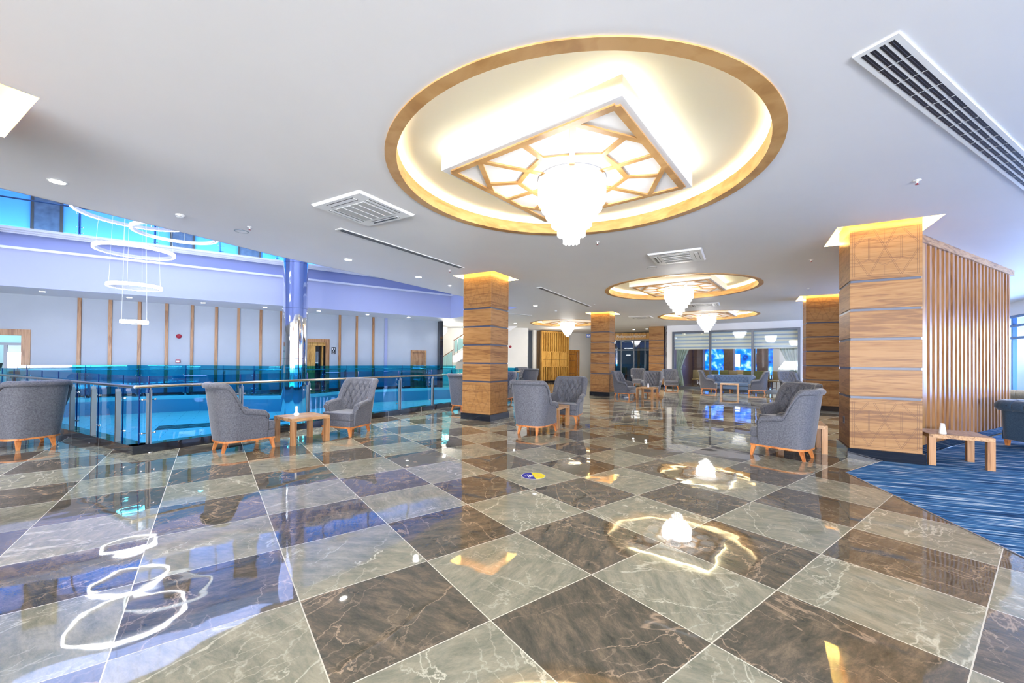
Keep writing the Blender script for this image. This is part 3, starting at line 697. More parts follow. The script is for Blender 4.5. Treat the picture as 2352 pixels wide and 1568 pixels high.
def smoke(p, label):
    t = thing('smoke_detector', label, 'smoke detector', (p[0], p[1], CEIL), 20, 'white ceiling smoke detectors')
    MB().lathe([(0.052, 0.0), (0.055, -0.012), (0.050, -0.02), (0.0, -0.02)], 24).build('base', M['plastic'], t)
    mb = MB().lathe([(0.046, -0.020), (0.042, -0.036), (0.028, -0.044), (0.0, -0.044)], 24)
    for k in range(6):
        mb.box(0.036, 0.0455, -0.008, 0.008, -0.033, -0.026, 1, Matrix.Rotation(R(60 * k), 4, 'Z'))
    mb.build('sensor_head', [M['plastic'], M['dark']], t); return t
s0 = smoke((-4.74, 5.72), 'smoke detector on the ceiling between the atrium and the left downlight')
dup(s0, (-1.71, 10.94, CEIL), 0, 'small smoke detector left of the central pillar recess')
dup(s0, (1.75, 16.2, CEIL), 0, 'smoke detector near the far round coffer')
def sprinkler(p, label):
    t = thing('sprinkler', label, 'sprinkler', (p[0], p[1], CEIL), 0, 'ceiling sprinkler heads')
    MB().lathe([(0.035, 0), (0.035, -0.004), (0.012, -0.012), (0.009, -0.03), (0.0, -0.03)], 16).build('escutcheon', M['plastic'], t)
    MB().tube([(0, 0, -0.02), (0, 0, -0.045)], 0.004, 6).lathe([(0.018, -0.047), (0.018, -0.045), (0.0, -0.045)], 12).build('deflector', M['red'], t); return t
p0 = sprinkler((-4.08, 6.23), 'sprinkler head beside the round ceiling speaker')
for p, l in (((4.46, 4.44), 'sprinkler head below the wide slotted diffuser'), ((1.44, 6.86), 'sprinkler head just beyond the nearest chandelier tip'), ((-1.42, 9.09), 'sprinkler head between slotted diffuser end and central pillar'),
             ((5.84, 7.88), 'sprinkler head left of the nearest big pillar top'), ((8.0, 10.9), 'sprinkler head near the half hidden pillar top'), ((2.9, 14.3), 'sprinkler head in front of the distant pillar'), ((0.7, 17.9), 'sprinkler head in front of the far coffer')):
    dup(p0, (p[0], p[1], CEIL), 0, l)
def speaker(p, label, r=0.10, rim='darksteel'):
    t = thing('ceiling_speaker', label, 'speaker', (p[0], p[1], CEIL), 0)
    MB().lathe([(r, 0), (r, -0.006), (r - 0.016, -0.008), (r - 0.016, 0)], 28).build('rim', M[rim], t)
    MB().lathe([(0.0, -0.005), (r - 0.016, -0.005), (r - 0.016, 0), (0, 0)], 24).build('speaker_grille', M['plastic'], t)
speaker((-4.35, 6.44), 'round ceiling speaker with grey rim near the atrium edge')
speaker((2.99, 8.66), 'flat round ceiling speaker beside the second air conditioner', 0.11, 'mesh_grille')

# ------------------------------------------------------------------ atrium
SUNK = -0.62
slab('floor_sunken', [tuple((Vector((*p, 0)))[:2]) for p in [(-6.3, 4.2), (1.6, 16.5), (-1.2, 22.6), (-20, 17.5), (-17.5, 8.5)]], [], SUNK, M['stone'])
# curtain walls under the slab edges
def wall_strip(name, pts, z0, z1, mat, closed=False, thick=0.02, struct_=True):
    mb = MB(); P_ = [Vector((*p[:2], 0)) for p in pts]
    for i in range(len(P_) if closed else len(P_) - 1):
        mb.bar(P_[i], P_[(i + 1) % len(P_)], thick, z0, z1)
    o = mb.build(name, mat)
    return struct(o) if struct_ else o
wall_strip('wall_sunken_fascia', hole_floor, SUNK, -0.001, M['fascia_low'], True)
mb = MB()
for i in range(len(FAR_EDGE) - 1):
    a, b_ = Vector((*FAR_EDGE[i], 0)), Vector((*FAR_EDGE[i + 1], 0)); d = (b_ - a).normalized(); n = Vector((d.y, -d.x, 0))
    for off, z0, z1 in ((0.05, -0.06, -0.015), (0.03, -0.10, -0.06), (0.018, -0.14, -0.10)):
        mb.prism([a - d * .01, b_ + d * .01, b_ + n * off + d * .01, a + n * off - d * .01], z0, z1)
struct(mb.build('trim_2', M['white']))
# sunken floor grille
t = thing('floor_grille', 'dark linear slot grille in the pale stone floor of the atrium', 'grille', (-10.43, 11.95, SUNK), 35)
for k in range(4): MB().box(0, 3.2, -k * 0.23 - 0.12, -k * 0.23, 0.0, 0.008).build('slot', M['dark'], t)

# upper storey faces
def faces(pts, closed=False): return [(Vector((*pts[i], 0)), Vector((*pts[(i + 1) % len(pts)], 0))) for i in range(len(pts) if closed else len(pts) - 1)]
fo = [(0.2, 15.5)] + FAR_OPEN
wall_strip('wall_fascia_lower', fo, CEIL - 0.001, 4.56, M['fascia'])
wall_strip('wall_fascia_upper', [(p[0] - 0.02, p[1] + 0.05) for p in fo], 4.56, 5.02, M['fascia2'])
mb = MB()
for a, b_ in faces(fo):
    d = (b_ - a).normalized(); n = Vector((-d.y, d.x, 0))
    for off, z0, z1 in ((0.06, 4.52, 4.57), (0.035, 4.57, 4.60), (0.05, 4.98, 5.03), (0.08, 5.03, 5.09), (0.11, 5.09, 5.16)):
        mb.prism([a - d * .02, b_ + d * .02, b_ + n * off + d * .02, a + n * off - d * .02], z0, z1)
struct(mb.build('trim_3', M['white']))
wall_strip('wall_void_near', NEAR_OPEN[:], CEIL, 8.5, M['fascia'])
wall_strip('wall_void_left', [(-7.1, 3.35), (-17.5, 5.0), (-19.5, 8.35), (-24, 9.5)], CEIL, 8.5, M['fascia'])
wall_strip('wall_void_right', [(0.2, 15.5), (2.2, 17.0), (-2.2, 24)], 5.0, 8.5, M['fascia'])
# gallery floor
struct(MB().prism([(-19.6, 8.4), (-14.75, 11.62), (-8.85, 15.54), (-3.0, 19.66), (-2.2, 22.8), (-9, 19), (-24, 9.2)][::-1], 5.0, 5.1).build('floor_gallery', M['white']))
gw = Vector((WALL_P.x, WALL_P.y, 0)); 
Mw = frame(WALL_P, WALL_D)
struct(MB().box(-8, 18, 0, 0.1, 5.0, 8.5, 0, Mw).build('wall_gallery', M['gallery_wall']))
def gal(px0, px1, name, label, cat, mat, z0=5.1, z1=7.6, thick=0.05):
    t0, _ = onv(px0, 500, WALL_P, WALL_D); t1, _ = onv(px1, 520, WALL_P, WALL_D)
    t = thing(name, label, cat, Mw @ Vector(((t0 + t1) / 2, -0.03, z0)), 33.6)
    w2 = (t1 - t0) / 2; fr = 0.07
    mb = MB().box(-w2, -w2 + fr, -thick, 0, 0, z1 - z0).box(w2 - fr, w2, -thick, 0, 0, z1 - z0).box(-w2 + fr, w2 - fr, -thick, 0, z1 - z0 - fr, z1 - z0)
    mb.build('frame', M['groove'], t)
    MB().box(-w2 + fr, w2 - fr, -thick * 0.6, 0, 0, z1 - z0 - fr).build('leaf', mat, t); return t
M['gal_brown'] = plain('grey_brown_veneer', (0.16, 0.13, 0.12), 0.5, noise=0.3, nscale=6)
gal(72, 146, 'gallery_door', 'brown veneered gallery door behind the upper glass balustrade, far left', 'door', M['gal_brown'])
gal(392, 449, 'gallery_door', 'brown gallery door behind the hanging ring lights', 'door', M['gal_brown'])
gal(548, 600, 'gallery_door', 'dark gallery door left of the quilted blue panel', 'door', M['gal_brown'])
# quilted panel
t0, _ = onv(603, 580, WALL_P, WALL_D); t1, _ = onv(704, 600, WALL_P, WALL_D)
nx, nz = 90, 40; W_ = t1 - t0; vs = []; fs = []
for i in range(nx + 1):
    for j in range(nz + 1):
        x = W_ * i / nx; z = 2.2 * j / nz; P_ = x / 0.55 + z / 0.55; Q_ = x / 0.55 - z / 0.55
        vs.append((x, -0.05 - 0.06 * (abs(math.sin(math.pi * P_)) * abs(math.sin(math.pi * Q_))) ** 0.4, z))
for i in range(nx):
    for j in range(nz): a = i * (nz + 1) + j; fs.append((a, a + nz + 1, a + nz + 2, a + 1))
o = MB().add(vs, fs, 0, True).build('quilted_panel', M['quilt']); o.matrix_world = Mw @ Matrix.Translation((t0, -0.02, 5.12)); tag(o, 'quilted pale blue wall panel on the upper gallery', 'wall panel')
# gallery balustrade
def balustrade(name, pts, z, label, spacing, top=1.0, glass_top=1.13, rail_m='steel', post_m='darksteel', rail_side=1, kerb=None, post_w=0.05, fit=True, gap=0.03, first=0.2, root=None, gl='teal_glass', ext=0.0):
    """posts, glass panels and handrail following a polyline; rail_side = side of the posts relative to the walk direction"""
    P_ = [Vector((*p[:2], 0)) for p in pts]
    O = P_[0] if root is None else Vector((root.location.x, root.location.y, 0))
    t = root or thing(name, label, 'balustrade', (P_[0].x, P_[0].y, z), 0, None)
    seg = [(P_[i + 1] - P_[i]).length for i in range(len(P_) - 1)]; tot = sum(seg)
    def pos(s):
        s = max(0, min(tot, s)); i = 0
        while i < len(seg) - 1 and s > seg[i]: s -= seg[i]; i += 1
        d = (P_[i + 1] - P_[i]).normalized(); return P_[i] - O + d * s, d
    n = max(1, round((tot - first) / spacing)); sp = spacing if not fit else (tot - 2 * first) / max(1, round((tot - 2 * first) / spacing)); S = []
    s = first
    while s <= tot - 0.05 + 1e-6: S.append(s); s += sp
    # glass between posts; every panel is one part
    edges = [0.0] + S[0:] + [tot]
    edges = [0.0] + [(S[i]) for i in range(len(S))] + [tot]
    for i in range(len(edges) - 1):
        a, b_ = edges[i] + 0.004, edges[i + 1] - 0.004
        if b_ - a < 0.08: continue
        k = max(1, int((b_ - a) / 0.35)) if len(P_) > 2 else 1
        mb = MB(); prev = None
        for j in range(k):
            pa, da = pos(a + (b_ - a) * j / k); pb, db = pos(a + (b_ - a) * (j + 1) / k)
            dd = (pb - pa).normalized(); nn = Vector((-dd.y, dd.x, 0)) * rail_side * -0.0
            mb.add([(pa.x, pa.y, 0.07), (pb.x, pb.y, 0.07), (pb.x, pb.y, glass_top), (pa.x, pa.y, glass_top)], [(0, 1, 2, 3)], 0)
        pa, da = pos(a); pb, db = pos(b_)
        for q_, dd in ((pa, da), (pb, db)):
            mb.box(-0.003, 0.003, -0.006, 0.006, 0.07, glass_top, 1, Matrix.Translation(q_))
        mb.build('glass_panel', [M[gl], M['teal_edge']], t)
    for s in S:
        p, d = pos(s); ang = math.atan2(d.y, d.x); n_ = Vector((-d.y, d.x, 0)) * rail_side
        Mp = Matrix.Translation(p + n_ * 0.06) @ Matrix.Rotation(ang, 4, 'Z')
        mb = MB().box(-0.008, 0.008, -0.03, 0.03, 0.0, top - 0.075, 0, Mp).box(-0.04, -0.028, -0.03, 0.03, 0.0, top - 0.12, 1, Mp).lathe([(0.05, 0.0), (0.05, 0.01), (0.02, 0.014)], 12, 0, Mp)
        mb.tube([(0, 0, top - 0.08), (0, 0.0, top - 0.045), (0, 0.02 * rail_side, top - 0.03)], 0.008, 6, 0, Mp)
        po = mb.build('post', [M['post_silver'], M[post_m]], t)
        cl = MB()
        for zz in (0.10, 0.28 if top > 0.9 else 0.25, top - 0.22):
            cl.tube([(0, 0, zz), (0, -0.06 * rail_side, zz)], 0.007, 6, 0, Mp)
            for e in (-0.075, 0.075): cl.tube([(0, -0.03 * rail_side, zz), (e, -0.06 * rail_side, zz)], 0.008, 6, 0, Mp); cl.lathe([(0.012, -0.014), (0.017, 0), (0.012, 0.014)], 8, 0, Mp @ Matrix.Translation((e, -0.06 * rail_side, zz)))
        cl.build('glass_clamp', M['chrome'], po)
    rp = []; k = max(2, int(tot / 0.3)) if len(P_) > 2 else 2
    for j in range(k + 1):
        p, d = pos(tot * j / k); n_ = Vector((-d.y, d.x, 0)) * rail_side; rp.append(p + n_ * 0.08 + Vector((0, 0, top - 0.02)) - (d * (0.08 if ext and j == 0 else 0)))
    MB().tube(rp, 0.024, 12).build('handrail', M[rail_m], t)
    if kerb:
        mb = MB()
        for i in range(len(P_) - 1):
            a, b_ = P_[i] - O, P_[i + 1] - O; d = (b_ - a).normalized(); n_ = Vector((-d.y, d.x, 0)) * rail_side
            e_ = d * (ext if i == 0 else 0)
            mb.prism([a - n_ * .10, b_ - n_ * .10, b_ + n_ * kerb[0], a - e_ + n_ * kerb[0], a - e_ - n_ * .10][:4] if not ext else [a - e_ - n_ * .10, b_ - n_ * .10, b_ + n_ * kerb[0], a - e_ + n_ * kerb[0]], 0.0, kerb[1])
            L_ = (b_ - a).length; x = 1.15
            while x < L_ - 0.2:
                q_ = a + d * x; mb.prism([q_ - n_ * .101, q_ - n_ * .101 + d * .004, q_ + n_ * (kerb[0] + .0012) + d * .004, q_ + n_ * (kerb[0] + .0012)], 0.0, kerb[1] + .001, 1); x += 1.2
        mb.build('granite_kerb', [M['granite'], M['mesh_grille']], t)
    return t
# front flight of the lower balustrade (the kerb faces the lobby)
fr0 = RAIL0 + RAIL_D * 0.10 + LRAIL_D * 0.10; fr1 = RAIL0 + RAIL_D * 11.75 + LRAIL_D * 0.10
near_b = balustrade('glass_balustrade', [fr0, fr1], 0.0, 'long cornered glass balustrade around the atrium edge, passing behind the central pillar', 1.27, rail_m='champagne', rail_side=-1, kerb=(0.10, 0.125), fit=False, first=0.11, ext=0.10)
balustrade('glass_balustrade', [fr0, fr0 + LRAIL_D * 9.2], 0.0, '', 0.98, rail_m='steel', rail_side=1, kerb=(0.10, 0.125), fit=False, first=0.58, root=near_b, ext=0.099)
balustrade('glass_balustrade', [fr1, Vector((-2.45, 21.2, 0))], 0.0, '', 1.27, rail_side=-1, kerb=(0.10, 0.125), root=near_b)
t = balustrade('glass_balustrade', [(p[0] + 0.01, p[1] - 0.03) for p in FAR_EDGE], 0.0, 'curved far glass balustrade along the atrium wall', 1.3, rail_side=1, kerb=None)
# upper gallery balustrade
t = balustrade('gallery_balustrade', [(p[0] - .06, p[1] + .10) for p in FAR_OPEN[::-1]], 5.16, 'upper gallery glass balustrade with dark handrail above the pale fascia', 1.75, top=0.92, glass_top=1.05, rail_side=1, rail_m='grey', gl='sky_glass')

# chrome column
t = thing('chrome_column', 'tall mirror polished steel column rising through the atrium', 'column', (-7.49, 13.9, SUNK))
for z0, z1 in ((0, 2.05), (2.05, 3.75), (3.75, 5.3), (5.3, 9.1)):
    mb = MB(); n = 72; vs = []; fs = []; nz = 12
    for j in range(nz + 1):
        z = z0 + 0.004 + (z1 - z0 - 0.008) * j / nz
        for i in range(n):
            a = 2 * math.pi * i / n; r = 0.385 + 0.0016 * math.sin(9 * a + z * 0.35) + 0.0022 * math.sin(17 * a + 1.3 + z * .2) + 0.0012 * math.sin(31 * a + .4); vs.append((r * math.cos(a), r * math.sin(a), z))
    for j in range(nz):
        for i in range(n): k = (i + 1) % n; fs.append((j * n + i, j * n + k, (j + 1) * n + k, (j + 1) * n + i))
    mb.add(vs, fs, 0, True); mb.build('steel_sleeve', M['chrome'], t)
MB().lathe([(0.378, 0), (0.378, 9.1)], 48).build('core', M['strip'], t)

# ring pendants
t = thing('ring_pendant', 'cluster of bright glowing ring lights hanging in the atrium', 'pendant light', (-9.19, 9.8, 0))
def ring(r, c, zz, mat, name, parent, w_=0.045, h_=0.07):
    vs = []; fs = []; n = 64
    for i in range(n):
        a = 2 * math.pi * i / n
        for rr, dz in ((r, -h_ / 2), (r - w_, -h_ / 2), (r - w_, h_ / 2), (r, h_ / 2)): vs.append((c[0] + rr * math.cos(a), c[1] + rr * math.sin(a), zz + dz))
    for i in range(n):
        j = (i + 1) % n
        for k in range(4): fs.append((i * 4 + k, j * 4 + k, j * 4 + (k + 1) % 4, i * 4 + (k + 1) % 4))
    mb = MB().add(vs, fs, 0, False); o = mb.build(name, mat, parent)
    # steel channel inside the ring
    vs = []; fs = []
    for i in range(n):
        a = 2 * math.pi * i / n
        for rr, dz in ((r - w_ - .001, -h_ / 2 + .004), (r - w_ - .03, -h_ / 2 + .004), (r - w_ - .03, h_ / 2), (r - w_ - .001, h_ / 2)): vs.append((c[0] + rr * math.cos(a), c[1] + rr * math.sin(a), zz + dz))
    MB().add(vs, fs or [(i * 4 + k, ((i + 1) % n) * 4 + k, ((i + 1) % n) * 4 + (k + 1) % 4, i * 4 + (k + 1) % 4) for i in range(n) for k in range(4)], 0, True).build('ring_channel', M['mesh_grille'], o)
    cb = MB()
    for k in range(4 if r > 0.3 else 2):
        a = 2 * math.pi * (k + 0.3) / (4 if r > 0.3 else 2); x, y = c[0] + (r - .03) * math.cos(a), c[1] + (r - .03) * math.sin(a)
        cb.tube([(x, y, zz), (c[0] + (x - c[0]) * 0.6, c[1] + (y - c[1]) * 0.6, 8.45)], 0.0028, 5)
    cb.build('suspension_cable', M['plastic'], o)
    return o
for r_, z_ in ((0.26, 2.27), (0.51, 3.13), (0.75, 3.99), (1.10, 4.85)): ring(r_, (0, 0), z_, M['lit_ring'], 'light_ring', t)
ring(0.90, (0.35, 0.75), 4.66, M['lit_ring_dim'], 'light_ring', t)['label'] = 'dimmer light ring behind the bright ones'
MB().lathe([(0.35, 8.43), (0.35, 8.5), (0, 8.5)], 32).build('ceiling_canopy', M['chrome'], t)

# ------------------------------------------------------------------ atrium wall
te, _ = onv(1005, 780, WALL_P, WALL_D)
def wall_open(name, Mf, x0, x1, z1, ops, mat, th=0.12, z0=0.0):
    """wall in local x..; ops = (xa, xb, za, zb) openings"""
    xs = sorted(ops); mb = MB(); x = x0
    for xa, xb, za, zb in xs:
        mb.box(x, xa, 0, th, z0, z1, 0, Mf)
        if zb < z1: mb.box(xa, xb, 0, th, zb, z1, 0, Mf)
        if za > z0: mb.box(xa, xb, 0, th, z0, za, 0, Mf)
        x = xb
    mb.box(x, x1, 0, th, z0, z1, 0, Mf)
    return struct(mb.build(name, mat))
dA1, zA = onv(71, 757, WALL_P, WALL_D); dB1, zB = onv(757, 779, WALL_P, WALL_D); dB0, _ = onv(690, 776, WALL_P, WALL_D)
dC0, zC = onv(943.5, 804, WALL_P, WALL_D); dC1, _ = onv(979, 804, WALL_P, WALL_D)
dA0 = dA1 - 3.4
wall_open('wall_atrium', Mw, -8, te, CEIL, [(dA0 + .12, dA1 - .12, 0, zA - .13), (dB0 + .1, dB1 - .1, 0, zB - .1), (dC0 + .08, dC1 - .08, 0, zC - .08)], M['wall'])
mb = MB()
for a, b_ in ((-8, dA0), (dA1, dB0), (dB1, dC0), (dC1, te)): mb.box(a, b_, -0.015, 0, 0, 0.10, 0, Mw)
struct(mb.build('baseboard_atrium', M['granite']))
def casing(name, x0, x1, z1, w_, mat, parent_struct=True):
    mb = MB().box(x0, x0 + w_, -0.03, 0.12, 0, z1, 0, Mw).box(x1 - w_, x1, -0.03, 0.12, 0, z1, 0, Mw).box(x0 + w_, x1 - w_, -0.03, 0.12, z1 - w_, z1, 0, Mw)
    o = mb.build(name, mat); return struct(o)
da = casing('door_1', dA0, dA1, zA, 0.20, M['oak_v'])
db = casing('door_2', dB0, dB1, zB, 0.16, M['oak_v'])
dc = casing('door_3', dC0, dC1, zC, 0.09, M['door_wood'])
MB().box(dC0 + .09, dC1 - .09, 0.03, 0.07, 0, zC - .09, 0, Mw).box(dC0 + .12, dC0 + .15, -0.02, 0.04, 0.98, 1.06, 1, Mw).build('door_leaf', [M['door_wood'], M['steel']], dc)
# door 2: open honey wood leaf, dark washroom lobby with glass door and bar handle
mb = MB().box(dB0 + .16, dB1 - .16, 0.05, 0.12, zB - .30, zB - .16, 0, Mw).box(dB0 + .16, dB0 + .62, 0.10, 0.14, 0, zB - .30, 0, Mw).box(dB1 - .30, dB1 - .24, 0.10, 0.5, 0, zB - .3, 0, Mw)
mb.build('door_leaf', M['gold_oak'], db)
MB().box(dB0 + .55, dB1 - .40, 0.30, 0.32, 0, zB - .35, 0, Mw).box(dB0 + .75, dB1 - .62, 0.26, 0.28, 1.22, 1.26, 1, Mw).box(dB0 + .60, dB0 + .76, 0.27, 0.29, 0.85, 1.75, 2, Mw).box(dB1 - .55, dB1 - .44, 0.27, 0.29, 0.85, 1.75, 2, Mw).build('inner_glass_door', [M['dark'], M['steel'], M['dark_glass']], db)
struct(MB().box(dB0 - .3, dB1 + .3, 0.9, 1.0, 0, CEIL, 0, Mw).box(dB0 - .3, dB0 - .2, 0.12, 0.9, 0, CEIL, 0, Mw).box(dB1 + .2, dB1 + .3, 0.12, 0.9, 0, CEIL, 0, Mw).build('wall_washroom', M['brown_wall']))
# door 1: office behind
struct(MB().box(dA0 - 1, dA1 + 2.5, 3.2, 3.3, 0, CEIL, 0, Mw).box(dA0 - 1.1, dA0 - 1, .12, 3.3, 0, CEIL, 0, Mw).box(dA1 + 2.5, dA1 + 2.6, .12, 3.3, 0, CEIL, 0, Mw).build('wall_office', M['wall']))
q = Mw @ Vector(((dA0 + dA1) / 2, 1.6, CEIL - 0.1)); light('AREA', 'office_light', q, 60, (0.45, 0.95, 1.0), 1.2)
mb = MB().box(dA1 - .62, dA1 - .55, 0.12, 0.2, 0, zA - .45, 0, Mw).box(dA0 + .2, dA1 - .2, 0.06, 0.12, zA - .52, zA - .44, 0, Mw).box(dA1 - .55, dA1 - .2, 0.14, 0.16, 0, zA - .5, 1, Mw)
mb.build('glazing_frame', [M['grey'], M['dark_glass']], da)
t = thing('laptop', 'open dark laptop on the desk in the office at the left edge', 'laptop', Mw @ Vector((dA1 - 1.33, 1.4, 0.9)), 20)
MB().box(-.19, .19, -.13, .13, 0, .015).build('keyboard_base', M['dark'], t)
MB().add([(-.19, .13, .015), (.19, .13, .015), (.19, .20, .27), (-.19, .20, .27), (-.19, .14, .015), (.19, .14, .015), (.19, .21, .27), (-.19, .21, .27)], [(0, 1, 2, 3), (7, 6, 5, 4), (0, 4, 5, 1), (2, 6, 7, 3), (1, 5, 6, 2), (0, 3, 7, 4)]).build('screen', M['dark'], t)
o = MB().box(dA1 - 2.6, dA1 - .8, 1.1, 1.75, 0.0, 0.895, 0, Mw).build('desk', M['white']); tag(o, 'white desk under the laptop, in the office at the left edge', 'desk')

# vertical oak battens
BT = [(182, 9.5), (253, 9), (320, 8.5), (382.5, 8), (441, 7.5), (496.5, 7), (547.5, 6.5), (598.5, 6.3), (645.5, 6), (780, 5.6), (819, 5.4), (857, 5.2)]
bl = ['first vertical oak batten from the left on the atrium wall', 'second oak batten, left behind the lowest ring light', 'third oak batten, crossing behind the lowest ring light', 'fourth oak batten, left of the red alarm bell', 'fifth oak batten, right of the red alarm bell', 'sixth oak batten of the atrium wall', 'seventh oak batten of the atrium wall', 'eighth oak batten, second left of the chrome column', 'ninth oak batten, directly left of the chrome column', 'oak batten just right of the washroom sign', 'middle oak batten of the three right of the washroom sign', 'rightmost oak batten of the atrium wall']
for (px, wp), l in zip(BT, bl):
    t_, _ = onv(px, 780, WALL_P, WALL_D)
    o = MB().bbox(-0.048, 0.048, -0.05, 0, 0.1, CEIL - 0.001, 0.004, 1, 0, None, False).build('wall_batten', M['oak_v']); o.matrix_world = Mw @ Matrix.Translation((t_, 0, 0))
    tag(o, l, 'wall batten', 'vertical oak battens on the atrium wall')
t_, _ = onv(886, 780, WALL_P, WALL_D)
o = MB().box(-0.07, 0.07, -0.04, 0, 0.1, CEIL - .001).build('wall_batten', M['fascia2']); o.matrix_world = Mw @ Matrix.Translation((t_, 0, 0)); tag(o, 'shallow batten in painted shadow blue, right of the oak battens', 'wall batten')  # white shallow strip; its shadow tone is put into the colour

def bell(P, D, px, py, label, group=None):
    t_, z_ = onv(px, py, P, D); Mf = frame(P, D) @ Matrix.Translation((t_, 0, z_))
    t = thing('alarm_bell', label, 'alarm bell'); t.matrix_world = Mf
    Mr = Matrix.Rotation(R(90), 4, 'X')
    MB().lathe([(0.045, 0), (0.045, 0.03), (0.0, 0.03)], 20, 0, Mr).build('base', M['red'], t)
    MB().lathe([(0.085, 0.03), (0.08, 0.05), (0.05, 0.07), (0, 0.075)], 24, 0, Mr).build('dome', M['red'], t)
def callpoint(P, D, px, py, label):
    t_, z_ = onv(px, py, P, D); Mf = frame(P, D) @ Matrix.Translation((t_, 0, z_))
    t = thing('fire_call_point', label, 'fire alarm button'); t.matrix_world = Mf
    MB().bbox(-0.07, 0.07, -0.045, 0, -0.06, 0.06, 0.01, 2).build('housing', M['red'], t)
    MB().box(-0.045, 0.045, -0.05, -0.045, -0.035, 0.03).build('press_plate', M['plastic'], t)
bell(WALL_P, WALL_D, 411, 772, 'round red alarm bell on the atrium wall between battens')
callpoint(WALL_P, WALL_D, 409, 829.5, 'square red fire call point below the alarm bell on the atrium wall')
# washroom sign
t_, z_ = onv(766, 805, WALL_P, WALL_D)
t = thing('washroom_sign', 'black washroom sign with white pictograms beside the open doorway', 'sign'); t.matrix_world = Mw @ Matrix.Translation((t_, 0, z_))
MB().box(-0.085, 0.085, -0.012, 0, -0.16, 0.16).build('plate', M['dark'], t)
mb = MB(); yy = -0.014
Mr = Matrix.Rotation(R(90), 4, 'X')
for cx in (-0.035, 0.035):
    mb.lathe([(0.012, 0.0125), (0.012, 0.014), (0, 0.014)], 12, 0, Mr @ Matrix.Translation((cx, 0.125, 0)))
    mb.box(cx - .017, cx + .017, yy, yy + .002, 0.065, 0.108); mb.box(cx - .011, cx + .011, yy, yy + .002, 0.03, 0.065)
mb.tube([(0.025 * math.cos(a / 10 * 2 * math.pi), yy, -0.03 + 0.025 * math.sin(a / 10 * 2 * math.pi)) for a in range(10)], 0.004, 5, closed=True); mb.box(-0.006, 0.006, yy, yy + .002, -0.03, 0.015)
mb.build('pictograms', M['white'], t)
def text_mesh(body, size, mat, Mx, name, parent=None, extrude=0.003, shear=0.0, align='CENTER'):
    cu = bpy.data.curves.new(name, 'FONT'); cu.body = body; cu.size = size; cu.extrude = extrude; cu.shear = shear; cu.align_x = align; cu.align_y = 'CENTER'
    tmp = bpy.data.objects.new('tmp', cu); COL.objects.link(tmp); dg = bpy.context.evaluated_depsgraph_get()
    me = bpy.data.meshes.new_from_object(tmp.evaluated_get(dg)); bpy.data.objects.remove(tmp); me.materials.clear(); me.materials.append(mat)
    me.transform(Mx); o = bpy.data.objects.new(name, me); COL.objects.link(o)
    if parent is not None: o.parent = parent
    return o
text_mesh('WC', 0.06, M['white'], Matrix.Translation((0, -0.013, -0.115)) @ Matrix.Rotation(R(90), 4, 'X'), 'lettering', t, 0.001)

# black granite pier closing the wall, and the stair hall beyond
pe = WALL_P + WALL_D * te
struct(MB().box(te, te + 0.16, -0.35, 0.5, 0, CEIL, 0, Mw).box(te - .001, te + .161, -0.351, .501, 0.85, 0.856, 1, Mw).box(te - .001, te + .161, -0.351, .501, 1.65, 1.656, 1, Mw).box(te - .001, te + .161, -0.351, .501, 2.45, 2.456, 1, Mw).build('wall_pier', [M['granite'], M['strip']]))
HB = Vector((-6.5, 27.2, 0)); 
def seg_wall(name, a, b_, mat, z0=0, z1=CEIL, th=0.1):
    return wall_strip(name, [a, b_], z0, z1, mat, False, th)
seg_wall('wall_stair_hall', (-11.0, 27.0), (-0.4, 24.9), M['wall_warm'])
seg_wall('wall_hall_white', (-0.6, 24.85), (0.95, 25.0), M['wall_warm'])
seg_wall('wall_hall_return', (0.95, 25.0), (1.0, 28.5), M['mesh_grille'])
seg_wall('wall_hall_end', (1.0, 28.5), (2.2, 28.2), M['mesh_grille'])
seg_wall('wall_far_left', (-11.0, 27.0), (-11.5, 22.0), M['wall_warm'])
# wall with the far door
HP = Vector((1.4, 26.55, 0)); HD = (Vector((6.6, 30.35, 0)) - HP).normalized(); Mh = frame(HP, HD)
d0h, zd = onv(1305, 803, HP, HD); d1h, _ = onv(1330.5, 803.5, HP, HD)
hl = (Vector((6.9, 30.57, 0)) - HP).length
wall_open('wall_hall', Mh, 0, hl, CEIL + 0.2, [(d0h + .12, d1h - .12, 0, zd - .12)], M['wall_warm'])
struct(MB().box(d1h, hl, -0.012, 0, 0, 0.08, 0, Mh).box(0, d0h, -0.012, 0, 0, 0.08, 0, Mh).build('baseboard_hall', M['recess']))
dd = struct(MB().box(d0h, d0h + .12, -0.03, .12, 0, zd, 0, Mh).box(d1h - .12, d1h, -0.03, .12, 0, zd, 0, Mh).box(d0h + .12, d1h - .12, -0.03, .12, zd - .12, zd, 0, Mh).build('door_4', M['door_orange']))
mb = MB().box(d0h + .12, d1h - .12, 0.05, 0.10, 0, zd - .12, 0, Mh)
for z_ in (0.55, 1.0, 1.45, 1.9): mb.box(d0h + .14, d1h - .35, 0.045, 0.05, z_, z_ + .02, 1, Mh)
mb.build('door_leaf', [M['door_orange'], M['steel']], dd)
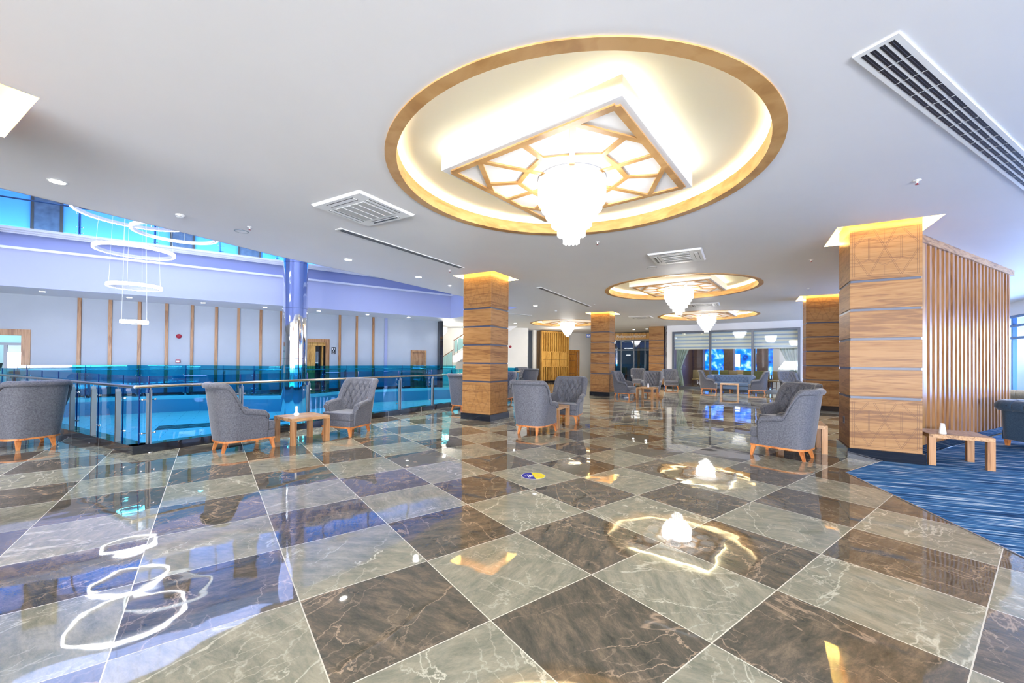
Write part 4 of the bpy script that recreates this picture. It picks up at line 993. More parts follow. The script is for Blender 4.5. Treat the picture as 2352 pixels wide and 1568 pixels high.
# honey wood slatted block (lift or reception back)
b0, _ = onv(1231, 870, HP, HD); b1, _ = onv(1293, 872, HP, HD)
t = thing('slatted_partition', 'honey coloured slatted wood partition with panelled middle band, in the far hall', 'partition'); t.matrix_world = Mh @ Matrix.Translation((b0, -0.55, 0))
L_ = b1 - b0
MB().box(0, L_, 0, 0.5, 0, 0.13).build('plinth', M['granite'], t)
MB().box(0, L_, 0.12, 0.5, 0.13, 3.40).build('backing', M['dark_oak'], t)
MB().box(0, 0.14, -0.02, .12, 0.13, 3.40).box(L_ - 0.10, L_, -0.02, .12, .13, 3.4).box(.14, L_ - .1, -0.02, .12, 3.3, 3.4).box(.14, L_ - .1, -0.02, .12, 1.02, 1.08).box(.14, L_ - .1, -0.02, .12, 2.0, 2.06).build('frame', M['gold_oak'], t)
n = 11
for i in range(n):
    x = 0.16 + (L_ - 0.30) * (i + .5) / n
    MB().box(x - .05, x + .05, 0.0, 0.12, 2.06, 3.3).build('upper_slat', M['gold_oak'], t)
    MB().box(x - .05, x + .05, 0.0, 0.12, 0.13, 1.02).build('lower_slat', M['gold_oak'], t)
for i in range(3):
    a = 0.15 + (L_ - .27) * i / 3; b_ = 0.15 + (L_ - .27) * (i + 1) / 3
    MB().box(a, b_ - .05, 0.0, .12, 1.08, 1.50).box(a, b_ - .05, 0.0, .12, 1.52, 2.0).build('middle_panel', M['gold_oak'], t)
bell(Vector((-0.6, 24.85, 0)), Vector((1.55, 0.15, 0)).normalized(), 1172, 796, 'round red alarm bell on the far white wall right of the central pillar')
callpoint(Vector((-0.6, 24.85, 0)), Vector((1.55, 0.15, 0)).normalized(), 1170.6, 831.5, 'red fire call point on the far white wall right of the central pillar')
# hanging blue exit sign
t = thing('exit_sign', 'small blue and white sign hung beside the distant pillar', 'sign', (5.4, 28.6, 3.25), -15)
MB().bbox(-0.16, 0.16, -0.02, 0.02, -0.14, 0.10, 0.01, 2).build('sign_body', M['sign_blue'], t)
MB().box(-0.10, 0.10, -0.024, -0.02, -0.06, 0.05).box(-.03, .03, -.026, -.024, -.03, .05, 1).build('sign_face', [M['white'], M['sign_blue']], t)

# stairs
t = thing('staircase', 'white staircase with glass balustrade rising behind the central pillar', 'staircase', (-3.75, 24.2, 0), -8)
mb = MB()
for i in range(14): mb.box(0.22 + i * 0.28, 0.22 + (i + 1) * 0.28 + .03, 0, 1.3, 1.42 + i * 0.17, 1.59 + i * 0.17)
mb.build('steps', M['white'], t)
MB().add([(0.2, -0.04, 1.30), (0.45, -0.04, 1.30), (4.2, -0.04, 3.50), (4.2, -0.04, 4.0), (0.2, -0.04, 1.65), (0.2, 0, 1.30), (0.45, 0, 1.30), (4.2, 0, 3.5), (4.2, 0, 4.0), (0.2, 0, 1.65)],
         [(0, 1, 2, 3, 4), (9, 8, 7, 6, 5), (0, 5, 6, 1), (1, 6, 7, 2), (2, 7, 8, 3), (3, 8, 9, 4), (4, 9, 5, 0)]).build('stringer', M['white'], t)
mb = MB(); mb.tube([(0.25, -0.02, 2.60), (3.9, -0.02, 4.8)], 0.025, 8); mb.tube([(-0.65, -0.02, 1.45), (0.25, -0.02, 2.05)], 0.022, 8)
mb.build('handrail', M['groove'], t)
for x in (0.28, 0.5, 1.0): MB().box(x - .012, x + .012, -.04, -.015, 1.7 + .6 * (x - .25), 2.6 + 0.6 * (x - .25)).build('post', M['steel'], t)
for x in (-0.6, -0.15, 0.2): MB().box(x - .012, x + .012, -.04, -.015, 1.0, 1.47 + .66 * (x + .65)).build('post', M['steel'], t)
M['pale_glass'] = glass('pale_stair_glass', (0.45, 0.75, 0.80), 0.08)
MB().add([(0.31, -.03, 1.85), (0.95, -.03, 2.25), (0.95, -.03, 2.95), (0.31, -.03, 2.55)], [(0, 1, 2, 3)]).build('glass_panel', M['pale_glass'], t)
MB().add([(-0.58, -.03, 1.02), (0.17, -.03, 1.02), (0.17, -.03, 1.95), (-.58, -.03, 1.45)], [(0, 1, 2, 3)]).build('glass_panel', M['pale_glass'], t)
MB().box(-0.9, 0.22, 0.0, 1.3, 0.0, 1.0).box(0.22, 2.6, 0.6, 1.3, 0, 1.3, 0).build('landing', M['wall_warm'], t)
light('POINT', 'stair_hall_fill', (-3.6, 22.6, 2.9), 60, (1.0, 0.92, 0.78), 0.1)  # invisible fill lamp added in mid-air, no fitting
light('POINT', 'hall_fill', (3.2, 24.6, 3.0), 60, (1.0, 0.93, 0.82), 0.3)  # second invisible fill lamp, added for the far hall

# ------------------------------------------------------------------ restaurant front
EP = Vector((8.2, 27.5, 0)); ED = dirv(-30); Me = frame(EP, ED)
eL = -2.6; eR = 1.9
# sign board
_, zb0 = onv(1450, 776.5, EP, ED); 
t = thing('sign_board', 'wooden sign board lettered Mediterranean Restaurant above the glass entrance', 'sign'); t.matrix_world = Me
zt0, zt1 = 2.92, 3.38
MB().box(eL, eR, -0.06, 0.0, zt0, zt1).build('board', M['gold_oak'], t)
MB().box(eL, eR, -0.07, 0.0, zt1, CEIL).build('cap_strip', M['dark'], t)
text_mesh('Mediterranean Restaurant', 0.30, M['white'], Matrix.Translation((-0.10, -0.065, (zt0 + zt1) / 2)) @ Matrix.Rotation(R(90), 4, 'X') @ Matrix.Diagonal((0.62, 1, 1, 1)), 'lettering', t, 0.01, 0.3)
def glazed(name, Mf, x0, x1, z1, muls, rails, mat_g, fw=0.09):
    mb = MB().box(x0, x0 + fw, -0.05, 0.05, 0, z1, 0, Mf).box(x1 - fw, x1, -0.05, 0.05, 0, z1, 0, Mf).box(x0 + fw, x1 - fw, -.05, .05, z1 - fw, z1, 0, Mf).box(x0 + fw, x1 - fw, -.05, .05, 0, fw, 0, Mf)
    for m_ in muls: mb.box(m_ - fw / 2, m_ + fw / 2, -.052, .052, fw, z1 - fw, 0, Mf)
    for r_ in rails: mb.box(x0 + fw, x1 - fw, -.053, .053, r_, r_ + .07, 0, Mf)
    o = struct(mb.build(name, M['grey'])); xs = [x0 + fw] + list(muls) + [x1 - fw]; zs = [fw] + [r_ + .035 for r_ in rails] + [z1 - fw]
    for i in range(len(xs) - 1):
        for j in range(len(zs) - 1):
            MB().add([(xs[i], 0, zs[j]), (xs[i + 1], 0, zs[j]), (xs[i + 1], 0, zs[j + 1]), (xs[i], 0, zs[j + 1])], [(0, 1, 2, 3)], 0, False, Mf).build('pane', mat_g, o)
    return o
struct(MB().box(-4.5, 3.2, 3.5, 3.6, 0, CEIL, 0, Me).box(-2.3, -2.1, 3.3, 3.5, 0, CEIL, 1, Me).box(-0.4, -0.25, 3.3, 3.5, 0, CEIL, 1, Me).box(0.9, 1.05, 3.3, 3.5, 0, CEIL, 1, Me).box(0.2, 0.28, 3.25, 3.3, 0.9, 2.0, 2, Me).build('wall_entrance_lobby', [M['lobby_blue'], M['oak_back'], M['white']]))
glazed('door_5', Me, eL, eR, 2.92, [-1.45, -0.75, 0.35 - .25, 0.85], [2.18], M['dark_glass'], 0.07)
WP = Vector((11.3, 20.6, 0)); WD = dirv(-38); Mx_ = frame(WP, WD)
wall_open('wall_restaurant', Mx_, -3.4, 9.6, CEIL, [(-3.015, 2.79, 0.0, 3.10)], M['white'], 0.15)
glazed('window_1', Mx_, -3.015, 2.79, 3.10, [-1.079, 0.848], [], M['clear_glass'], 0.10)
struct(MB().box(-3.3, 6, -0.02, -.001, 0, 0.09, 0, Mx_).build('baseboard_restaurant', M['granite']))
struct(MB().box(-3.4, -3.3, 0.0, 5.4, 0, CEIL, 0, Mx_).build('wall_restaurant_side', M['brown_wall']))
# restaurant interior
RB = 10.5
struct(MB().box(-9, 12, RB, RB + .1, 0, CEIL, 0, Mx_).build('wall_restaurant_back', M['brown_wall']))
def view(x0, x1, z0, z1, mat, n):
    o = MB().box(x0, x1, RB - .06, RB - .02, z0, z1, 0, Mx_).box(x0 - .06, x0, RB - .08, RB - .02, z0, z1, 1, Mx_).box(x1, x1 + .06, RB - .08, RB - .02, z0, z1, 1, Mx_).build('window_%d' % n, [mat, M['grey']]); struct(o); return o
def rx(px, yy=RB):
    P_ = Vector(Mx_ @ Vector((0, yy, 0))); return onv(px, 830, P_, WD)[0]
k = 2
for a, b_, z0, z1, mt in ((1520, 1589, .3, 2.9, 'outside'), (1596, 1606, 0.7, 2.2, 'sky_white'), (1620, 1672, .3, 2.9, 'outside'), (1679, 1730, .3, 2.9, 'outside'), (1736, 1778, .3, 2.9, 'outside'), (1688, 1700.5, 1.15, 2.05, 'sky_white'), (1739, 1745, 1.35, 2.1, 'sky_white'), (1779, 1799, 1.15, 2.25, 'sky_white')):
    off = -0.05 if mt == 'sky_white' else 0
    xa, xb = rx(a), rx(b_)
    struct(MB().box(xa, xb, RB - .06 + off, RB - .02 + off, z0, z1, 0, Mx_).box(xa - .05, xa, RB - .08 + off, RB - .02 + off, z0, z1, 1, Mx_).box(xb, xb + .05, RB - .08 + off, RB - .02 + off, z0, z1, 1, Mx_).build('window_%d' % k, [M[mt], M['grey']])); k += 1
struct(MB().box(rx(1776), 12, RB - .15, RB - .09, 0, 2.4, 0, Mx_).build('wall_restaurant_grey', M['mesh_grille']))
o = MB().box(-2.93, 2.72, 0.16, 0.17, 2.12, 3.09, 0, Mx_).build('zebra_blind', M['blind']); tag(o, 'striped roller blind across the top of the restaurant glass', 'blind')
for px, l in ((1607, 'brown wood pillar inside the restaurant, behind the left pane'), (1676, 'brown wood pillar inside the restaurant, behind the middle pane'), (1752, 'brown wood pillar inside the restaurant, behind the right pane')):
    x = rx(px, 6.0); o = MB().box(x - .28, x + .28, 5.6, 6.2, 0, CEIL, 0, Mx_).build('restaurant_pillar', M['brown_wall']); tag(o, l, 'pillar', 'pillars inside the restaurant')
def curtain(x0, x1, label):
    nx, nz = 40, 24; vs = []; fs = []
    for i in range(nx + 1):
        for j in range(nz + 1):
            u = i / nx; z = 2.3 * j / nz; pinch = 0.35 + 0.65 * abs((z - 0.95) / 1.35) ** 1.2 if z > .95 else 0.35 + .2 * (0.95 - z)
            pinch = min(1, pinch); x = x1 + (x0 - x1) * u * pinch
            vs.append((x, 0.35 + 0.05 * math.sin(u * 34), z + 0.1))
    for i in range(nx):
        for j in range(nz): a = i * (nz + 1) + j; fs.append((a, a + nz + 1, a + nz + 2, a + 1))
    t = thing('curtain', label, 'curtain'); t.matrix_world = Mx_
    o = MB().add(vs, fs, 0, True).build('drape', M['curtain'], t)
    m_ = o.modifiers.new('thick', 'SOLIDIFY'); m_.thickness = 0.01
    MB().tube([(x1 + (x0 - x1) * .38, 0.30, 1.02), (x1, 0.42, 1.12)], 0.02, 8).build('tieback', M['olive'], t)
curtain(1.8, 2.66, 'sage green curtain tied back at the right end of the restaurant glass')
curtain(-2.1, -2.9, 'sage green curtain tied back at the left end of the restaurant glass')
def dining_chair(label, m_):
    t = thing('dining_chair', label, 'chair', (0, 0, 0), 0, 'dining chairs in the restaurant')
    MB().bbox(-.23, .23, -.23, .23, .42, .49, .02, 2).build('seat', M[m_], t)
    MB().bbox(-.22, .22, -.26, -.20, .50, .98, .02, 2).build('backrest', M[m_], t)
    for x in (-.2, .2):
        for y in (-.2, .2): MB().taper((x, y, 0), .012, (x, y, .42), .02).build('leg', M['groove'], t)
    return t
dca = dining_chair('tan dining chair behind the left restaurant pane', 'tan'); dco = dining_chair('olive dining chair behind the middle restaurant pane', 'olive')
def rplace(root, px, yy, rz, label, first):
    x = rx(px, yy); p = Mx_ @ Vector((x, yy, 0))
    if first: root.location = p; root.rotation_euler = (0, 0, R(-30 + rz)); root['label'] = label
    else: dup(root, p, -30 + rz, label)
rplace(dca, 1600, 1.5, 180, 'tan dining chair with its back to the left pane, beside the grey armchair', True)
rplace(dca, 1621, 2.3, 175, 'tan dining chair behind the mullion end of the left pane', False)
rplace(dca, 1684, 2.0, 182, 'tan dining chair behind the middle of the blue sofa', False)
rplace(dca, 1698, 4.2, 170, 'tan dining chair deeper inside behind the middle pane', False)
rplace(dca, 1757, 2.9, 175, 'tan dining chair behind the right pane near the curtain side', False)
rplace(dca, 1779, 2.0, 150, 'rightmost tan dining chair behind the right pane', False)
rplace(dco, 1640, 1.6, 180, 'olive dining chair behind the left end of the blue sofa', True)
rplace(dco, 1662, 2.9, 176, 'olive dining chair behind the tufted sofa back, left of centre', False)
rplace(dco, 1718, 1.9, 180, 'olive dining chair behind the right end of the blue sofa', False)
rplace(dco, 1744, 1.4, 180, 'olive dining chair just right of the second mullion', False)
rplace(dco, 1432, 6.3, 180, 'olive dining chair seen through the restaurant entrance glass, left one', False)
for px, yy, l in ((1612, 3.0, 'round restaurant table behind the left pane'), (1700, 3.3, 'restaurant table behind the middle pane'), (1772, 3.8, 'restaurant table behind the right pane')):
    x = rx(px, yy); t = thing('dining_table', l, 'table', Mx_ @ Vector((x, yy, 0)), -30, 'restaurant tables')
    MB().bbox(-.4, .4, -.4, .4, .72, .75, .01, 1).build('tabletop', M['sofa_blue'], t); MB().lathe([(.22, 0), (.22, .02), (.03, .04), (.03, .72)], 16).build('pedestal', M['grey'], t)
for x, y in ((-1, 3), (2.6, 3.4), (1, 7.5)):
    q = Mx_ @ Vector((x, y, 3.1)); light('POINT', 'restaurant_glow', q, 70, (1.0, 0.88, 0.7), 0.3)
q = Mx_ @ Vector((-5.5, 7.5, 2.9)); light('POINT', 'restaurant_blue_glow', q, 12, (0.4, 0.6, 1.0), 0.3)

# right window wall
Mr_ = frame(WIN_P - WIN_D * 11, WIN_D)
struct(MB().box(0, 15.8, 0, .1, 3.02, CEIL, 0, Mr_).box(0, 15.8, 0, .1, 0, .45, 0, Mr_).build('wall_right', M['ceiling']))
mb = MB()
for i in range(11): mb.box(i * 1.55, i * 1.55 + .08, -.03, .07, .45, 3.02, 0, Mr_)
for z_ in (0.45, 2.25, 2.64, 2.94): mb.box(0, 15.8, -.035, .075, z_, z_ + .08, 0, Mr_)
M['blue_frame'] = plain('blue_grey_frame', (0.05, 0.14, 0.30), 0.3, 0.2)
wr = struct(mb.build('window_15', M['blue_frame']))
for i in range(10): MB().add([(i * 1.55 + .08, .02, .5), (i * 1.55 + 1.55, .02, .5), (i * 1.55 + 1.55, .02, 3.0), (i * 1.55 + .08, .02, 3.0)], [(0, 1, 2, 3)], 0, False, Mr_).build('pane', M['clear_glass'], wr)
struct(MB().box(-2, 18, -1.6, -1.5, 1.43, 2.78, 0, Mr_).build('wall_outdoor_light', M['sky_white']))
struct(MB().box(-2, 18, -1.6, -1.5, 2.78, 4.4, 0, Mr_).box(-2, 18, -1.6, -1.5, -0.1, 1.43, 0, Mr_).build('wall_outdoor_blue', M['outside']))
# outer walls closing the lobby
seg_wall('wall_right_back', (18.4, 16.9), (22, 14), M['wall_warm'])
seg_wall('wall_rear', (-24, -8.95), (11.5, -8.95), M['wall'])
seg_wall('wall_rear_right', (11.0, -8.95), (11.1, 3.8), M['wall'])
seg_wall('wall_left', (-24, -8.9), (-24, 10), M['wall'])
o = MB().add([(-13, -8.88, .4), (9.5, -8.88, .4), (9.5, -8.88, 3.1), (-13, -8.88, 3.1)], [(0, 1, 2, 3)]).build('window_16', M['sky_white']); struct(o)  # unseen glowing panel added to go with the rear fill light

# ------------------------------------------------------------------ slatted oak screen by the big pillar
SP = Vector((6.31, 6.27, 0)); SD = dirv(28.4); Ms = frame(SP, SD)
t = thing('slatted_screen', 'tall slatted oak screen running right from the nearest big pillar', 'screen'); t.matrix_world = Ms
SL = (Vector((10.77, 8.68, 0)) - SP).length
e0, _ = onv(2127, 800, SP + Vector((0.02, -.0, 0)), SD); e1, _ = onv(2319, 800, SP, SD)
MB().box(-0.10, SL, -0.03, 0.32, 3.33, CEIL - .001).build('top_rail', M['oak_table'], t)
MB().box(-0.02, e0 - .012, -0.004, 0.30, 0.14, 3.33).build('end_board', M['oak_back'], t)
MB().box(-0.02, e1 + .02, 0.10, 0.22, 0.14, 3.33).build('backing_board', M['oak_back'], t)
MB().box(-0.02, e1 + .05, 0.0, 0.28, 0, 0.14).build('skirting', M['granite'], t)
ns = 23
for i in range(ns):
    x = e0 + (e1 - e0 - .05) * i / (ns - 1)
    MB().box(x, x + 0.09, 0.0, 0.10, 0.14, 3.33).build('slat', M['oak_v'], t)

# ------------------------------------------------------------------ tufted seating
def resample(pts, n):
    P_ = np.array(pts, float); d = np.r_[0, np.cumsum(np.linalg.norm(np.diff(P_, axis=0), axis=1))]
    s = np.linspace(0, d[-1], n); return np.c_[np.interp(s, d, P_[:, 0]), np.interp(s, d, P_[:, 1])], s - d[-1] / 2
def shell(plan, ncol, hfun, kfun, tb_fun, tt, z0, zs, rr, tuft, cell, amp, nin=34, dome=1.0):
    """wrap-around upholstered shell. returns (outer MB, inner tufted MB, buttons)"""
    P_, S = resample(plan, ncol)
    T = np.gradient(P_, axis=0); T /= np.linalg.norm(T, axis=1)[:, None]; Nn = np.c_[T[:, 1], -T[:, 0]]
    cen = np.array([0, 0.1]); 
    if ((P_[ncol // 2] - cen) @ Nn[ncol // 2]) < 0: Nn = -Nn
    rows = []
    nout, nroll = 8, 12
    for i in range(ncol):
        x, y = P_[i]; h = hfun(x, y); k = kfun(x, y); tb = tb_fun(x, y); col = []
        zc = h - rr * 0.95
        oc = k * (zc - z0) - rr * 0.35
        zstart = zc - rr * 0.75
        for j in range(nout):
            z = z0 + (zstart - z0) * j / (nout - 1); col.append((k * (z - z0), z))
        for j in range(nroll):
            a = R(-50 + 215 * j / (nroll - 1)); g = 1.0
            pl = 0.0
            if tuft(x, y, h - .08): pl = 0.10 * (1 - min(1, abs(((S[i] / cell[0]) % 1) - 0.5) * 0 + abs(math.sin(math.pi * S[i] / cell[0])) * 5))
            pl = max(0, pl)
            col.append((oc + rr * (1.15 - pl) * math.cos(a), zc + rr * (1 - pl) * math.sin(a)))
        o_end, z_end = col[-1]
        for j in range(1, nin + 1):
            u = j / nin; z = z_end + (zs - z_end) * u; o_ = o_end + (-tb - o_end) * (u ** 1.15)
            if tuft(x, y, z):
                Pq = S[i] / cell[0] + z / cell[1]; Qq = S[i] / cell[0] - z / cell[1]
                e = min(1, (h - .05 - z) / .06) if z > h - .11 else 1; e = max(0, e)
                o_ -= amp * ((abs(math.sin(math.pi * Pq)) * abs(math.sin(math.pi * Qq))) ** 0.5 - 0.4) * e
            col.append((o_, z))
        rows.append(col)
    K = len(rows[0]); V = [[(P_[i][0] + Nn[i][0] * o_, P_[i][1] + Nn[i][1] * o_, z) for o_, z in rows[i]] for i in range(ncol)]
    outer = MB(); inner = MB()
    ks = nout + nroll - 1
    def grid(mb, k0, k1, mi):
        vs = []; fs = []; W_ = k1 - k0 + 1
        for i in range(ncol): vs += V[i][k0:k1 + 1]
        for i in range(ncol - 1):
            for k in range(W_ - 1): a = i * W_ + k; fs.append((a, a + 1, a + W_ + 1, a + W_))
        mb.add(vs, fs, mi, True)
    grid(outer, 0, ks, 0); grid(inner, ks, K - 1, 0)
    for i in (0, ncol - 1):                                   # padded, softly domed fronts of the arms
        cx = sum(p[0] for p in V[i]) / K; cz = sum(p[2] for p in V[i]) / K; rings = [V[i]]
        for s_, dy in ((0.985, 0.014), (0.93, 0.024), (0.80, 0.030), (0.5, 0.033)):
            rings.append([(cx + (p[0] - cx) * s_, p[1] + dy * dome, cz + (p[2] - cz) * (1 - (1 - s_) * 0.35)) for p in V[i]])
        vs = [p for r_ in rings for p in r_]; fs = []
        for a_ in range(len(rings) - 1):
            for k in range(K): l = (k + 1) % K; fs.append((a_ * K + k, a_ * K + l, (a_ + 1) * K + l, (a_ + 1) * K + k))
        fs.append(tuple((len(rings) - 1) * K + k for k in range(K)))
        outer.add(vs, fs, 0, True)
    # seam under the roll
    seam = []
    for i in range(0, ncol, 2):
        o_, z = rows[i][nout - 1]; seam.append((P_[i][0] + Nn[i][0] * (o_ + .002), P_[i][1] + Nn[i][1] * (o_ + .002), z))
    outer.tube(seam, 0.0045, 5, 1)
    for i in (0, ncol - 1):
        s_ = 1 if i == 0 else -1
        outer.tube([(p[0], p[1] + .003, p[2]) for p in V[i][0:K:1][nout - 1:K - 8]], 0.004, 5, 1)
    # buttons
    L_ = S[-1]; m = int(L_ / (cell[0] / 2)) + 2; bt = MB()
    zmax = 1.2
    for a in range(-m, m + 1):
        for b_ in range(0, int(zmax / (cell[1] / 2)) + 1):
            if (a + b_) % 2: continue
            s = a * cell[0] / 2; z = b_ * cell[1] / 2
            if abs(s) > L_: continue
            i = int(round((s + L_) / (2 * L_) * (ncol - 1))); x, y = P_[i]
            if not tuft(x, y, z) or z > hfun(x, y) - .09: continue
            col = rows[i]; j = min(range(ks, K), key=lambda q_: abs(col[q_][1] - z)); o_ = col[j][0] - 0.003
            c = Vector((x + Nn[i][0] * o_, y + Nn[i][1] * o_, z))
            bt.lathe([(0.0, -.009), (.008, -.005), (.011, 0), (.008, .005), (0, .009)], 8, 0, Matrix.Translation(c))
    inner.add(bt.v, bt.f, 1, True)
    return outer, inner
def smooth01(t): t = max(0, min(1, t)); return t * t * (3 - 2 * t)

def armchair(label):
    t = thing('tufted_armchair', label, 'armchair', (0, 0, 0), 0, 'grey tufted wing armchairs with splayed beech legs')
    a, yf, ym, yb = 0.315, 0.22, -0.06, -0.36
    pl = [(a + 0.012, yf), (a + .011, yf - .02), (a + .010, yf - .04), (a + .004, ym + .1)]
    for i in range(41):
        th = math.pi * i / 40; c, s = math.cos(th), math.sin(th)
        pl.append((a * math.copysign(abs(c) ** (2 / 3.0), c), ym + (yb - ym) * abs(s) ** (2 / 3.0)))
    pl += [(-a - .004, ym + .1), (-a - .010, yf - .04), (-a - 0.012, yf)]
    def hf(x, y):
        u = max(0.0, 1 - (yf - y) / 0.07)
        return 0.61 + 0.035 * smooth01((yf - y) / 0.3) + 0.395 * smooth01((-0.075 - y) / 0.215) - 0.05 * (1 - math.sqrt(max(0, 1 - u * u)))
    def kf(x, y): return 0.15 - 0.03 * smooth01((0.05 - y) / 0.3)
    def tb(x, y): return 0.07 + 0.12 * smooth01((-0.12 - y) / 0.2)
    def tu(x, y, z): return y < -0.17 and z > 0.43
    o_, i_ = shell(pl, 118, hf, kf, tb, 0.08, 0.172, 0.36, 0.048, tu, (0.13, 0.23), 0.042, 44)
    o_.build('shell', [M['chair'], M['seam']], t)
    i_.build('backrest', [M['chair'], M['button']], t)
    # seat with T shaped cushion over a fabric rail
    def tshape(w1, w2, y0, y1, yk, z0, z1, b):
        bm = bmesh.new(); P2 = [(-w1, yk), (-w1, y1), (w1, y1), (w1, yk), (w2, yk), (w2, y0), (-w2, y0), (-w2, yk)]
        f = bm.faces.new([bm.verts.new((p[0], p[1], z0)) for p in P2]); r_ = bmesh.ops.extrude_face_region(bm, geom=[f])
        for v in r_['geom']:
            if isinstance(v, bmesh.types.BMVert): v.co.z = z1
        bmesh.ops.recalc_face_normals(bm, faces=bm.faces[:])
        bmesh.ops.bevel(bm, geom=bm.edges[:], offset=b, segments=3, profile=0.5, affect='EDGES'); return bm
    mb = MB(); mb.frombm(tshape(0.325, 0.262, -0.26, 0.355, 0.232, 0.285, 0.425, 0.022)); mb.build('seat_cushion', M['chair'], t)
    mb = MB(); mb.frombm(tshape(0.325, 0.30, -0.22, 0.35, 0.225, 0.172, 0.284, 0.008)); mb.build('seat_rail', M['chair'], t)
    poly = [(0.33, 0.352), (-0.33, 0.352), (-0.33, 0.05)]
    for i in range(31):
        th = math.pi * i / 30; c, s = math.cos(th), math.sin(th); poly.append((-(a + .006) * math.copysign(abs(c) ** (2 / 3.0), c), ym + (yb - .004 - ym) * abs(s) ** (2 / 3.0)))
    poly.append((0.33, 0.05))
    MB().prism(poly, 0.148, 0.174).build('base_frame', M['beech'], t)
    for x, y, fx, fy in ((.285, .31, .318, .335), (-.285, .31, -.318, .335), (.18, -.27, .195, -.315), (-.18, -.27, -.195, -.315)):
        MB().taper((fx, fy, 0), .017, (x, y, .150), .029).build('leg', M['beech'], t)
    return t
ac0 = armchair('grey armchair')
CHAIRS = [(-4.24, 6.36, 52.9, 'grey armchair seen from behind, left of the low table by the glass balustrade'),
          (-3.105, 7.75, 250, 'grey tufted armchair facing the low table by the glass balustrade, right side'),
          (-7.62, 6.34, 161, 'grey armchair at the left edge with its back to us'),
          (-9.95, 7.45, -22, 'grey armchair cut off by the left edge, behind the nearer armchair'),
          (0.465, 8.02, 61, 'grey armchair with its back to us, right of the central pillar'),
          (1.335, 9.64, 245, 'grey tufted armchair facing us beyond the central small table'),
          (4.155, 6.16, 128.7, 'nearest grey armchair on the right, side on beside the big pillar'),
          (5.22, 7.62, 195, 'grey tufted armchair half hidden behind the nearest right armchair'),
          (-1.32, 11.47, 49, 'grey armchair partly hidden by the left side of the central pillar'),
          (-0.32, 13.67, 245, 'sliver of a grey armchair showing at the right side of the central pillar'),
          (0.86, 20.0, 110, 'distant grey armchair with its back to us near the balustrade end'),
          (0.52, 23.6, 262, 'farthest small grey armchair by the white hall wall'),
          (4.51, 16.18, -38, 'grey armchair side on beside the distant pillar foot'),
          (5.80, 16.75, 245, 'grey tufted armchair behind the distant table with the white vase'),
          (7.30, 23.3, 258, 'grey tufted armchair in front of the restaurant entrance door'),
          (8.50, 21.60, 258, 'grey tufted armchair in front of the farthest plain pillar'),
          (9.57, 19.60, -30, 'grey armchair side on, left of the blue sofa'),
          (11.30, 18.60, 150, 'grey armchair side on, right of the blue sofa'),
          (12.56, 18.20, 262, 'grey tufted armchair in front of the green curtain')]
for i, (x, y, f, l) in enumerate(CHAIRS):
    if i == 0: ac0.location = (x, y, 0); ac0.rotation_euler = (0, 0, R(f - 90)); ac0['label'] = l
    else: dup(ac0, (x, y, 0), f - 90, l)

def rrect(a, yf, yb, r, n=10):
    pl = [(a, yf)]
    for i in range(n + 1):
        th = math.pi / 2 * i / n; pl.append((a - r + r * math.cos(th), yb + r - r * math.sin(th)))
    for i in range(n + 1):
        th = math.pi / 2 * i / n; pl.append((-a + r - r * math.sin(th), yb + r - r * math.cos(th)))
    pl.append((-a, yf)); return pl
def chesterfield(label, mat, a=0.98, loc=(0, 0, 0), rz=0, hh=0.80, yf=.36, z0=0.13, inner_tuft=True):
    t = thing('tufted_sofa', label, 'sofa', loc, rz)
    pl = rrect(a, yf, -.36, 0.16)
    def hf(x, y): return hh
    def kf(x, y): return 0.05
    def tb(x, y): return 0.12
    def tu(x, y, z): return z > 0.44 and (y < 0.3)
    o_, i_ = shell(pl, 230, hf, kf, tb, 0.1, z0, 0.38, 0.105, tu, (0.165, 0.23), 0.026, 26)
    # button row along the outside of the roll
    n = int(2 * a / 0.33)
    for k in range(n):
        x = -a + 0.25 + (2 * a - .5) * k / max(1, n - 1)
        o_.lathe([(0, -.01), (.012, 0), (0, .01)], 8, 1, Matrix.Translation((x, -0.36 - 0.137, hh - .085)))
    for k in range(3):
        for s in (-1, 1): o_.lathe([(0, -.01), (.012, 0), (0, .01)], 8, 1, Matrix.Translation((s * (a + 0.137), -.2 + k * .26, hh - .085)))
    o_.build('shell', [mat, M['seam']], t); i_.build('tufted_back', [mat, M['seam']], t)
    MB().bbox(-a + .10, a - .10, -.24, yf + .02, 0.27, 0.44, .035, 3).build('seat_cushion', mat, t)
    MB().bbox(-a + .02, a - .02, -.32, yf - .01, 0.11, 0.27, .01, 1).build('seat_rail', mat, t)
    for x in (-a + .08, 0, a - .08):
        for y in (yf - .08, -.28): MB().taper((x, y, 0), .02, (x, y, .12), .03).build('leg', M['beech'], t)
    return t
chesterfield('blue tufted sofa between two grey armchairs in front of the restaurant glass', M['sofa_blue'], 0.92, (10.95, 20.14, 0), 142)
chesterfield('petrol blue velvet sofa seen from behind at the right edge, on the carpet', M['sofa_navy'], 0.95, (8.97, 6.22, 0), -92, 0.80)
chesterfield('beige tufted sofa back glimpsed above the petrol sofa at the right edge', M['sofa_beige'], 0.9, (12.55, 9.35, 0), -60, 0.82)

